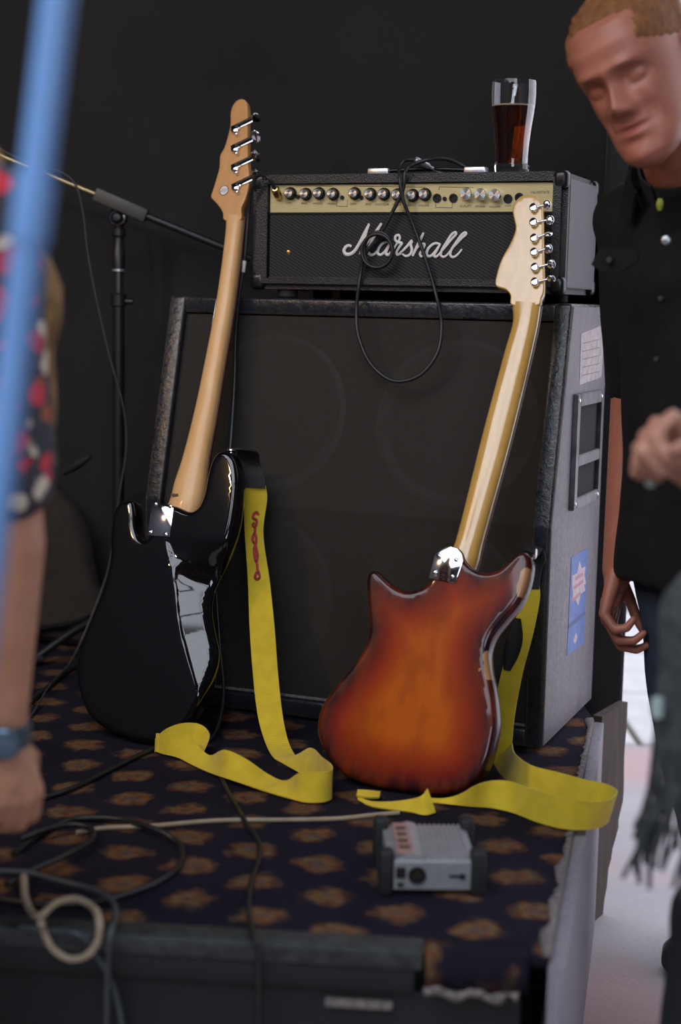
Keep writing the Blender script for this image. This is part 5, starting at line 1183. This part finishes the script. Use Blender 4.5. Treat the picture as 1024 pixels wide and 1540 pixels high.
bm = bmesh.new(); head(bm, Mh, HS)
capsule(bm, nb_ + Vector((0, .02, -.03)), hc + (Mh.to_3x3() @ Vector((0, -.030, -.055))), .062, .056, 16)
loft(bm, [(pel + Vector((0, 0, -.05)), rdir * .12, fdir * .09), (pel + Vector((0, 0, .06)), rdir * .145, fdir * .105), (ctr + Vector((0, 0, 1.0)), rdir * .14, fdir * .10), (ctr + Vector((0, 0, 1.18)), rdir * .165, fdir * .105), (ctr + Vector((-.01, 0, 1.28)), rdir * .14, fdir * .085), (nb_, rdir * .06, fdir * .06)], 28)
for a_, b_, r0, r1 in ((Rsh, Rel, .048, .040), (Lsh, Lel, .048, .040), (Rel, Rwr, .042, .027), (Lel, Lwr, .042, .027), (hipR, knR, .078, .056), (knR, anR, .054, .036), (hipL, knL, .078, .056), (knL, anL, .054, .036)): capsule(bm, a_, b_, r0, r1, 16)
hand(bm, Rwr, ony(914, 930, 2.475) - Rwr, Vector((.8, -.35, .1)), .95, (.62, .80, .55), -1)
hand(bm, Lwr, Vector((0, -.25, -1)), Vector((-.6, -.6, 0)), .98, (.35, .45, .4), 1)
body = blob('body', bm, .0030, 2, skin, man); face_attrs(body, Mh, HS)
ginger = cloth_mat('cropped_ginger_hair', (.13, .052, .020), (.25, .105, .038), .8, 90, 700)
def hair_test(x, y, z):
    hl = .058 + .02 * min(1, abs(x) / .07)          # receding front line
    if y > .03: return (z - .088 - .35 * (y - .05)) if abs(x) < .055 else (z - .05) * .8 + (.075 - y) * .3
    if y > -.02: return z - .028 - .2 * y
    return z + .045
cap_hair('hair', Mh, HS, ginger, man, hair_test, .0055)
# jacket
bm = bmesh.new()
loft(bm, [(pel + Vector((-.01, .0, -.085)), rdir * .172, fdir * .135), (pel + Vector((-.008, 0, .03)), rdir * .172, fdir * .137), (ctr + Vector((0, 0, .98)), rdir * .168, fdir * .132), (ctr + Vector((0, 0, 1.10)), rdir * .182, fdir * .135), (ctr + Vector((0, 0, 1.20)), rdir * .190, fdir * .132), (ctr + Vector((-.01, 0, 1.285)), rdir * .165, fdir * .105), (nb_ + Vector((0, .005, .0)), rdir * .085, fdir * .078)], 36)
capsule(bm, Rsh + Vector((.01, -.01, .0)), Rel + Vector((.008, 0, .02)), .066, .060, 18); capsule(bm, Lsh, Lel, .070, .060, 18); capsule(bm, Lel, Lwr, .060, .044, 16)
capsule(bm, nb_ - EZ * .03, Rsh, .050, .060, 16); capsule(bm, nb_ - EZ * .03, Lsh, .050, .064, 16)
jk = blob('jacket', bm, .007, 5, M['jacket'], man, (.010, 9, .8))
# collar, placket, pocket flap, buttons
nk0 = nb_ + Vector((0, .02, -.03)); nk1 = hc + (Mh.to_3x3() @ Vector((0, -.030, -.055))); nt = (nk1 - nk0).normalized()
nf_ = (fdir - nt * fdir.dot(nt)).normalized(); nr_ = nt.cross(nf_); nc = nk0 + nt * .046
def ring(r, a): return nr_ * (r * math.sin(a)) + nf_ * (r * math.cos(a))
cang = np.linspace(.30, 2 * math.pi - .30, 32)
ribbon('collar', [(nc + ring(.080, a), nt * .048 + ring(.003, a)) for a in cang], .006, M['jacket'], jk, 3, 4)
ribbon('collar_fold', [(nc + nt * .048 + ring(.083, a), -nt * .046 + ring(.022, a)) for a in cang], .005, M['jacket'], jk, 3, 4)
def jpt(x, y, Y): return ony(x, y, Y)
fl_ = [(889, 398), (902, 372), (948, 374), (960, 380), (957, 395), (930, 410), (904, 408)]
frP = basis(Vector((0, 0, 0)), CR, CU, -CF)
def flat_on(name, pix, Y0, th, mat, parent, skew=0.0):
    P = [ony(x, y, Y0 + skew * (x - 925) / 100) for x, y in pix]; nrm = Vector((-.45, -.88, .05)).normalized(); n_ = len(P)
    return mesh_obj(name, P + [p - nrm * th for p in P], [tuple(range(n_))[::-1], tuple(range(n_, 2 * n_))] + [(i, (i + 1) % n_, n_ + (i + 1) % n_, n_ + i) for i in range(n_)], mat, parent, False)
flat_on('pocket_flap', fl_, 2.262, .005, M['jacket'], jk, -.055)
for x, y, Y, r in ((1001, 361, 2.202, .0065), (916, 391, 2.258, .0048), (993, 449, 2.20, .0042), (987, 540, 2.20, .0042)):
    p = ony(x, y, Y); nz_ = Vector((-.4, -.9, .1)).normalized(); xo = nz_.orthogonal().normalized(); lathe('button', [(r, -.012), (r, .001), (r * .7, .002), (0, .0018)], basis(p, xo, nz_.cross(xo), nz_), M['button'] if r > .005 else M['rubber'], jk, 14)
shirt = cloth_mat('dark_grey_shirt', (.022, .024, .027), (.038, .04, .043))
ribbon('shirt_collar', [(nc + nt * .006 + ring(.068, a), nt * .052 - ring(.003, a)) for a in np.linspace(.06, 2 * math.pi - .06, 30)], .004, shirt, man, 3, 3)
p = ony(992, 307, 2.262); tube('green_tag', [p + EZ * .008, p, p - EZ * .009], [.003, .0055, .003], simple('yellow_green_tag', (.30, .33, .03), .6), man, 8, 4)
# jeans
bm = bmesh.new(); loft(bm, [(pel + Vector((0, 0, -.07)), rdir * .145, fdir * .110), (pel + Vector((0, 0, .08)), rdir * .155, fdir * .118), (pel + Vector((0, 0, .12)), rdir * .150, fdir * .112)], 28)
for a_, b_, r0, r1 in ((hipR, knR, .094, .074), (knR, anR, .072, .064), (hipL, knL, .094, .074), (knL, anL, .072, .064)): capsule(bm, a_, b_, r0, r1, 18)
blob('jeans', bm, .007, 4, M['jeans'], man, (.008, 12, .6))
def shoe(an, dirv, parent, name='shoe'):
    bm = bmesh.new(); d_ = Vector(dirv).normalized(); b_ = Vector((an.x, an.y, 0)); s_ = Vector((-d_.y, d_.x, 0))
    loft(bm, [(b_ - d_ * .07 + EZ * .040, s_ * .020, EZ * .030), (b_ - d_ * .05 + EZ * .046, s_ * .034, EZ * .045), (b_ + d_ * .02 + EZ * .048, s_ * .038, EZ * .047), (b_ + d_ * .10 + EZ * .034, s_ * .046, EZ * .033), (b_ + d_ * .16 + EZ * .027, s_ * .040, EZ * .026), (b_ + d_ * .19 + EZ * .022, s_ * .018, EZ * .016)], 20)
    return bm_obj(name, bm, M['shoe'], parent, True)
shoe(anR, fdir, man); shoe(anL, fdir, man)

# ---------------------------------------------------------------- woman at the left edge, arm hanging
wo = thing('person', (-.56, 1.58, 0), 'woman with long fair hair in a red and white floral blouse holding cables', 'person')
wf = Vector((.55, .83, 0)).normalized(); wr = Vector((wf.y, -wf.x, 0))
c0 = Vector((-.565, 1.545, 0)); Sh = ony(-28, 345, 1.60); El = ony(10, 800, 1.60); Wr = ony(14, 1098, 1.60)
Sh = Vector((-.365, 1.55, 1.225)); El = ony(16, 815, 1.57); Wr = ony(6, 1106, 1.60)
oS = c0 - wr * .18 + EZ * 1.30; oE = oS + Vector((-.05, .0, -.27)); oW = oE + wf * .20 + Vector((0, 0, -.10))
hcw = c0 + wf * .03 + EZ * 1.50; Mw = head_matrix(hcw, wf * .9 - EZ * .4, EZ + wf * .3)
skw = skin_mat('tanned_skin', (.42, .21, .125), Mw)
bm = bmesh.new(); head(bm, Mw, .95)
capsule(bm, c0 + EZ * 1.33, hcw - EZ * .06, .052, .048, 14)
loft(bm, [(c0 + EZ * .78, wr * .14, wf * .10), (c0 + EZ * .88, wr * .15, wf * .11), (c0 + EZ * 1.02, wr * .115, wf * .085), (c0 + EZ * 1.2, wr * .14, wf * .105), (c0 + EZ * 1.30, wr * .13, wf * .075), (c0 + EZ * 1.36, wr * .05, wf * .05)], 28)
wh = [c0 + wr * .075 + EZ * .82, c0 - wr * .075 + EZ * .82]
for i, s in enumerate((1, -1)):
    k_ = c0 + wr * (.075 * s) + wf * .01 + EZ * .43; a_ = c0 + wr * (.075 * s) + EZ * .075; capsule(bm, wh[i], k_, .075, .052, 14); capsule(bm, k_, a_, .050, .034, 14)
for a_, b_, r0, r1 in ((Sh, El, .042, .036), (El, Wr, .0365, .0235), (oS, oE, .042, .036), (oE, oW, .036, .023)): capsule(bm, a_, b_, r0, r1, 16)
hand(bm, Wr, ony(26, 1190, 1.60) - Wr, Vector((-.75, .6, .1)), .84, (.55, .7, .5), 1)
hand(bm, oW, wf * .8 + EZ * -.4, Vector((.5, 0, -.4)), .92, (.5, .7, .5), -1)
wb = blob('body', bm, .0045, 3, skw, wo); face_attrs(wb, Mw, .95)
t = NT('floral_blouse'); t.set(Roughness=.8)
vo = t.n('ShaderNodeTexVoronoi'); vo.inputs['Scale'].default_value = 40; dn = t.noise(30, 2); av = t.n('ShaderNodeVectorMath', operation='MULTIPLY_ADD'); t.l(dn.outputs['Color'], av.inputs[0]); av.inputs[1].default_value = (.03, .03, .03); t.l(t.tc.outputs['Object'], av.inputs[2]); t.l(av.outputs[0], vo.inputs[0])
spot = t.ramp(vo.outputs['Distance'], [(.42, (1,) * 3), (.50, (0,) * 3)]); sc3 = t.n('ShaderNodeSeparateColor'); t.l(vo.outputs['Color'], sc3.inputs[0])
colr = t.ramp(sc3.outputs[0], [(.0, (.42, .015, .03)), (.34, (.50, .03, .05)), (.46, (.58, .50, .38)), (.58, (.62, .55, .42)), (.64, (.30, .07, .02)), (.84, (.03, .028, .035))], 'CONSTANT')
t.l(t.mix(spot.outputs[0], (.030, .030, .042), colr.outputs[0]), t.b.inputs['Base Color']); M['floral'] = t.m
bm = bmesh.new(); loft(bm, [(c0 + EZ * .80, wr * .165, wf * .125), (c0 + EZ * .92, wr * .165, wf * .125), (c0 + EZ * 1.04, wr * .135, wf * .105), (c0 + EZ * 1.2, wr * .155, wf * .12), (c0 + EZ * 1.31, wr * .14, wf * .088), (c0 + EZ * 1.355, wr * .06, wf * .058)], 30)
slv = Sh.lerp(El, .80)
capsule(bm, Sh, slv, .058, .054, 16); capsule(bm, oS, oS.lerp(oE, .9), .058, .054, 16); capsule(bm, c0 + EZ * 1.31, Sh, .056, .056, 14); capsule(bm, c0 + EZ * 1.31, oS, .056, .056, 14)
blob('blouse', bm, .006, 4, M['floral'], wo, (.006, 14, .8))
bm = bmesh.new(); loft(bm, [(c0 + EZ * .76, wr * .145, wf * .105), (c0 + EZ * .9, wr * .152, wf * .113)], 26)
for i, s in enumerate((1, -1)):
    k_ = c0 + wr * (.075 * s) + wf * .01 + EZ * .43; a_ = c0 + wr * (.075 * s) + EZ * .06; capsule(bm, wh[i], k_, .086, .066, 16); capsule(bm, k_, a_, .064, .058, 16)
    shoe(a_, wf, wo)
blob('trousers', bm, .007, 4, M['dark_trousers'], wo, (.006, 12, .7))
# hair: locks over the head and down past the shoulder
fair = cloth_mat('dark_blonde_hair', (.16, .085, .032), (.34, .20, .085), .55, 40, 900)
paths = []
for i in range(150):
    a = random.uniform(0, 2 * math.pi); e = random.uniform(.15, 1.45)
    x, y, z = math.cos(a) * math.cos(e), math.sin(a) * math.cos(e), math.sin(e)
    if y > .45 and z < .75: continue
    p0 = hcw + (Mw.to_3x3() @ Vector((x * .074, y * .098 - .004, .01 + z * .112)))
    side = 1 if (Mw.to_3x3() @ Vector((x, 0, 0))).dot(wr) > 0 else -1
    p1 = hcw + wr * (side * random.uniform(.078, .095)) - wf * random.uniform(-.01, .09) - EZ * random.uniform(.0, .05)
    tgt = (Sh if side > 0 else oS)
    p2 = tgt + wr * (side * random.uniform(-.10, -.02)) + wf * random.uniform(-.03, .06) + EZ * random.uniform(.045, .075)
    p3 = tgt + wr * (side * random.uniform(-.01, .040)) + wf * random.uniform(.045, .072) - EZ * random.uniform(.06, .12)
    if side > 0:
        p4 = ony(random.uniform(40, 78), random.uniform(560, 640), random.uniform(1.62, 1.66)); p5 = ony(random.uniform(50, 84), random.uniform(650, 725), random.uniform(1.61, 1.65))
        if random.random() < .45: p4 = tgt + wf * random.uniform(.05, .07) - wr * random.uniform(0, .05) - EZ * .22; p5 = p4 + Vector((.0, .01, -.12))
    else: p4 = p3 - EZ * .12; p5 = p4 - EZ * .10
    P = [Vector(q) for q in catmull([p0, p1, p2, p3, p4, p5], 5)]; nn = len(P)
    paths.append((P, [.0075 * (1 - .75 * max(0, (k_ / nn - .6) / .4)) * (.6 + .4 * min(1, k_ / 4)) for k_ in range(nn)]))
for i in range(110):      # fall of hair at the back
    xx = random.uniform(-1, 1); q0 = hcw + (Mw.to_3x3() @ Vector((xx * .068, random.uniform(-.09, .02), random.uniform(.03, .105))))
    q1 = hcw + wr * (xx * .082) - wf * (.108 - .03 * xx * xx) - EZ * random.uniform(-.01, .03); q2 = c0 + EZ * 1.34 + wr * (xx * .10) - wf * (.115 - .03 * xx * xx)
    q3 = c0 + EZ * random.uniform(1.17, 1.22) + wr * (xx * .125) - wf * random.uniform(.135, .15); q4 = c0 + EZ * random.uniform(1.0, 1.08) + wr * (xx * .12) - wf * random.uniform(.13, .15)
    P = [Vector(q) for q in catmull([q0, q1, q2, q3, q4], 5)]; nn = len(P); paths.append((P, [.0080 * (1 - .75 * max(0, (k_ / nn - .6) / .4)) * (.6 + .4 * min(1, k_ / 4)) for k_ in range(nn)]))
hw_ = multi_tube('hair', paths, fair, wo, 6)
cap_hair('hair_crown', Mw, .95, fair, hw_, lambda x, y, z: (z - .07 if y > .04 else z + .07 + y * .6), .009)
wz = (Wr - El).normalized(); wx = wz.orthogonal().normalized(); pw = Wr - wz * .005
wt = lathe('watch_strap', [(.0275, -.013), (.0290, -.012), (.0290, .012), (.0275, .013)], basis(pw, wx, wz.cross(wx), wz), simple('blue_grey_watch_strap', (.035, .05, .065), .5), wo, 26)
wn = Vector((.2, -.95, .2)); wn = (wn - wz * wn.dot(wz)).normalized()
lathe('watch_case', [(.017, 0), (.018, .002), (.018, .008), (.015, .010), (0, .0102)], basis(pw + wn * .027, wz, wn.cross(wz), wn), simple('dull_blue_steel', (.12, .18, .25), .3, metal=.7), wt, 22)

# ---------------------------------------------------------------- person at the right edge, dark coat and fringed scarf
rp = thing('person', (.70, 1.50, 0), 'person in a dark wool coat with a fringed grey scarf and a raised fist', 'person')
rf = Vector((-.80, .60, 0)).normalized(); rr_ = Vector((rf.y, -rf.x, 0)); rl = -rr_
c0 = Vector((.70, 1.50, 0)); fist = ony(1046, 682, 1.60)
nS = c0 + rl * .18 + EZ * 1.36; fS = c0 - rl * .18 + EZ * 1.36
nE = Vector((.535, 1.40, 1.02)); fW = ony(1076, 722, 1.60); fE = Vector((.66, 1.72, 1.03)); nW = nE + Vector((.02, .19, .015))
def rleg(s):
    if s > 0: return Vector((.445, 1.62, .48)), Vector((.430, 1.60, .075))
    return c0 + rr_ * (.085 * s) + EZ * .47, c0 + rr_ * (.085 * s) + EZ * .075
hcr = c0 + rf * .03 + EZ * 1.60; Mr_ = head_matrix(hcr, rf - EZ * .2, EZ + rf * .1)
skr = skin_mat('pale_skin', (.46, .23, .155), Mr_)
bm = bmesh.new(); head(bm, Mr_, 1.0); capsule(bm, c0 + EZ * 1.40, hcr - EZ * .07, .055, .052, 14)
loft(bm, [(c0 + EZ * .84, rr_ * .14, rf * .10), (c0 + EZ * .95, rr_ * .15, rf * .11), (c0 + EZ * 1.1, rr_ * .14, rf * .10), (c0 + EZ * 1.28, rr_ * .16, rf * .11), (c0 + EZ * 1.38, rr_ * .13, rf * .08), (c0 + EZ * 1.43, rr_ * .05, rf * .05)], 28)
for s in (1, -1):
    k_, a_ = rleg(s); capsule(bm, c0 + rr_ * (.085 * s) + EZ * .88, k_, .078, .055, 14); capsule(bm, k_, a_, .052, .036, 14)
for a_, b_, r0, r1 in ((nS, nE, .046, .038), (nE, nW, .038, .026), (fS, fE, .046, .038), (fE, fW, .038, .026)): capsule(bm, a_, b_, r0, r1, 14)
hand(bm, fW, (fist - fW) * 1.0 + Vector((-.03, -.01, .01)), Vector((.15, -.5, -.8)), 1.0, (1.25, 1.35, .9), 1, .03, .9)
hand(bm, nW, Vector((.2, .9, .1)), Vector((.6, -.2, 0)), 1.0, (.9, 1.1, .8), -1, .03)
rb_ = blob('body', bm, .0045, 3, skr, rp); face_attrs(rb_, Mr_, 1.0)
cap_hair('hair', Mr_, 1.0, cloth_mat('dark_brown_hair', (.02, .013, .009), (.045, .028, .018), .6, 60, 700), rp, lambda x, y, z: (z - .06 if y > .03 else z + .05), .014)
bm = bmesh.new(); loft(bm, [(c0 + EZ * .70, rr_ * .185, rf * .150), (c0 + EZ * .9, rr_ * .175, rf * .14), (c0 + EZ * 1.1, rr_ * .165, rf * .13), (c0 + EZ * 1.28, rr_ * .185, rf * .135), (c0 + EZ * 1.38, rr_ * .15, rf * .10), (c0 + EZ * 1.44, rr_ * .075, rf * .07)], 32)
for a_, b_, r0, r1 in ((nS, nE, .068, .062), (nE, nW, .062, .048), (fS, fE, .068, .060), (fE, fE.lerp(fW, .82), .056, .044), (c0 + EZ * 1.38, nS, .066, .066), (c0 + EZ * 1.38, fS, .066, .066)): capsule(bm, a_, b_, r0, r1, 16)
ct = blob('coat', bm, .007, 5, M['coat'], rp, (.008, 10, .8))
for x, y in ((978, 724),):
    p = ony(x, y, 1.585); lathe('cuff_button', [(0, -.007), (.005, -.005), (.0065, 0), (.005, .005), (0, .007)], Matrix.Translation(p), simple('pale_green_bead', (.35, .42, .40), .4), ct, 12)
bm = bmesh.new()
for s in (1, -1):
    k_, a_ = rleg(s); a_ = a_ + EZ * .003; capsule(bm, c0 + rr_ * (.085 * s) + EZ * .86, k_, .098, .074, 16); capsule(bm, k_, a_, .072, .070, 16); shoe(a_, rf if s < 0 else Vector((-.95, -.3, 0)), rp)
blob('trousers', bm, .007, 4, M['dark_trousers'], rp, (.007, 12, .7))
# scarf hanging from the neck down the front, with a long fringe
sY = 1.50
sc_pts = [c0 + EZ * 1.47 - rf * .07, c0 + EZ * 1.46 + rl * .075 - rf * .01, c0 + EZ * 1.43 + rl * .06 + rf * .09, c0 + EZ * 1.32 + rl * .03 + rf * .155, Vector((.555, 1.545, 1.16)), Vector((.535, 1.535, 1.00)), ony(1050, 900, 1.50), ony(1042, 1000, 1.50), ony(1034, 1080, 1.50), ony(1032, 1130, 1.50)]
wv_ = Vector((.75, -.65, 0)).normalized()
sf = ribbon('scarf', [(p - wv_ * .035, wv_ * .085) for p in sc_pts], .010, M['scarf'], rp, 6, 6)
fp = []
for i in range(44):
    f = (i % 22) / 21; p0 = ony(1032, 1128, 1.50) - wv_ * .035 + wv_ * (.085 * f); j = lambda q: Vector((random.uniform(-q, q), random.uniform(-q, q), 0)); ln = random.uniform(.09, .165)
    P = [p0 + EZ * .02, p0 - EZ * ln * .3 + j(.004), p0 - EZ * ln * .65 + j(.007) - wv_ * .012 * (1 - f), p0 - EZ * ln + j(.010) - wv_ * .024 * (1 - f)]
    fp.append(([Vector(q) for q in catmull(P, 4)], .0026))
multi_tube('fringe', fp, M['scarf'], sf, 6)
p = ony(989, 1064, 1.512); lathe('toggle', [(0, -.012), (.006, -.010), (.0075, 0), (.006, .010), (0, .012)], Matrix.Translation(p), simple('pale_green_toggle', (.33, .42, .40), .4), sf, 12)
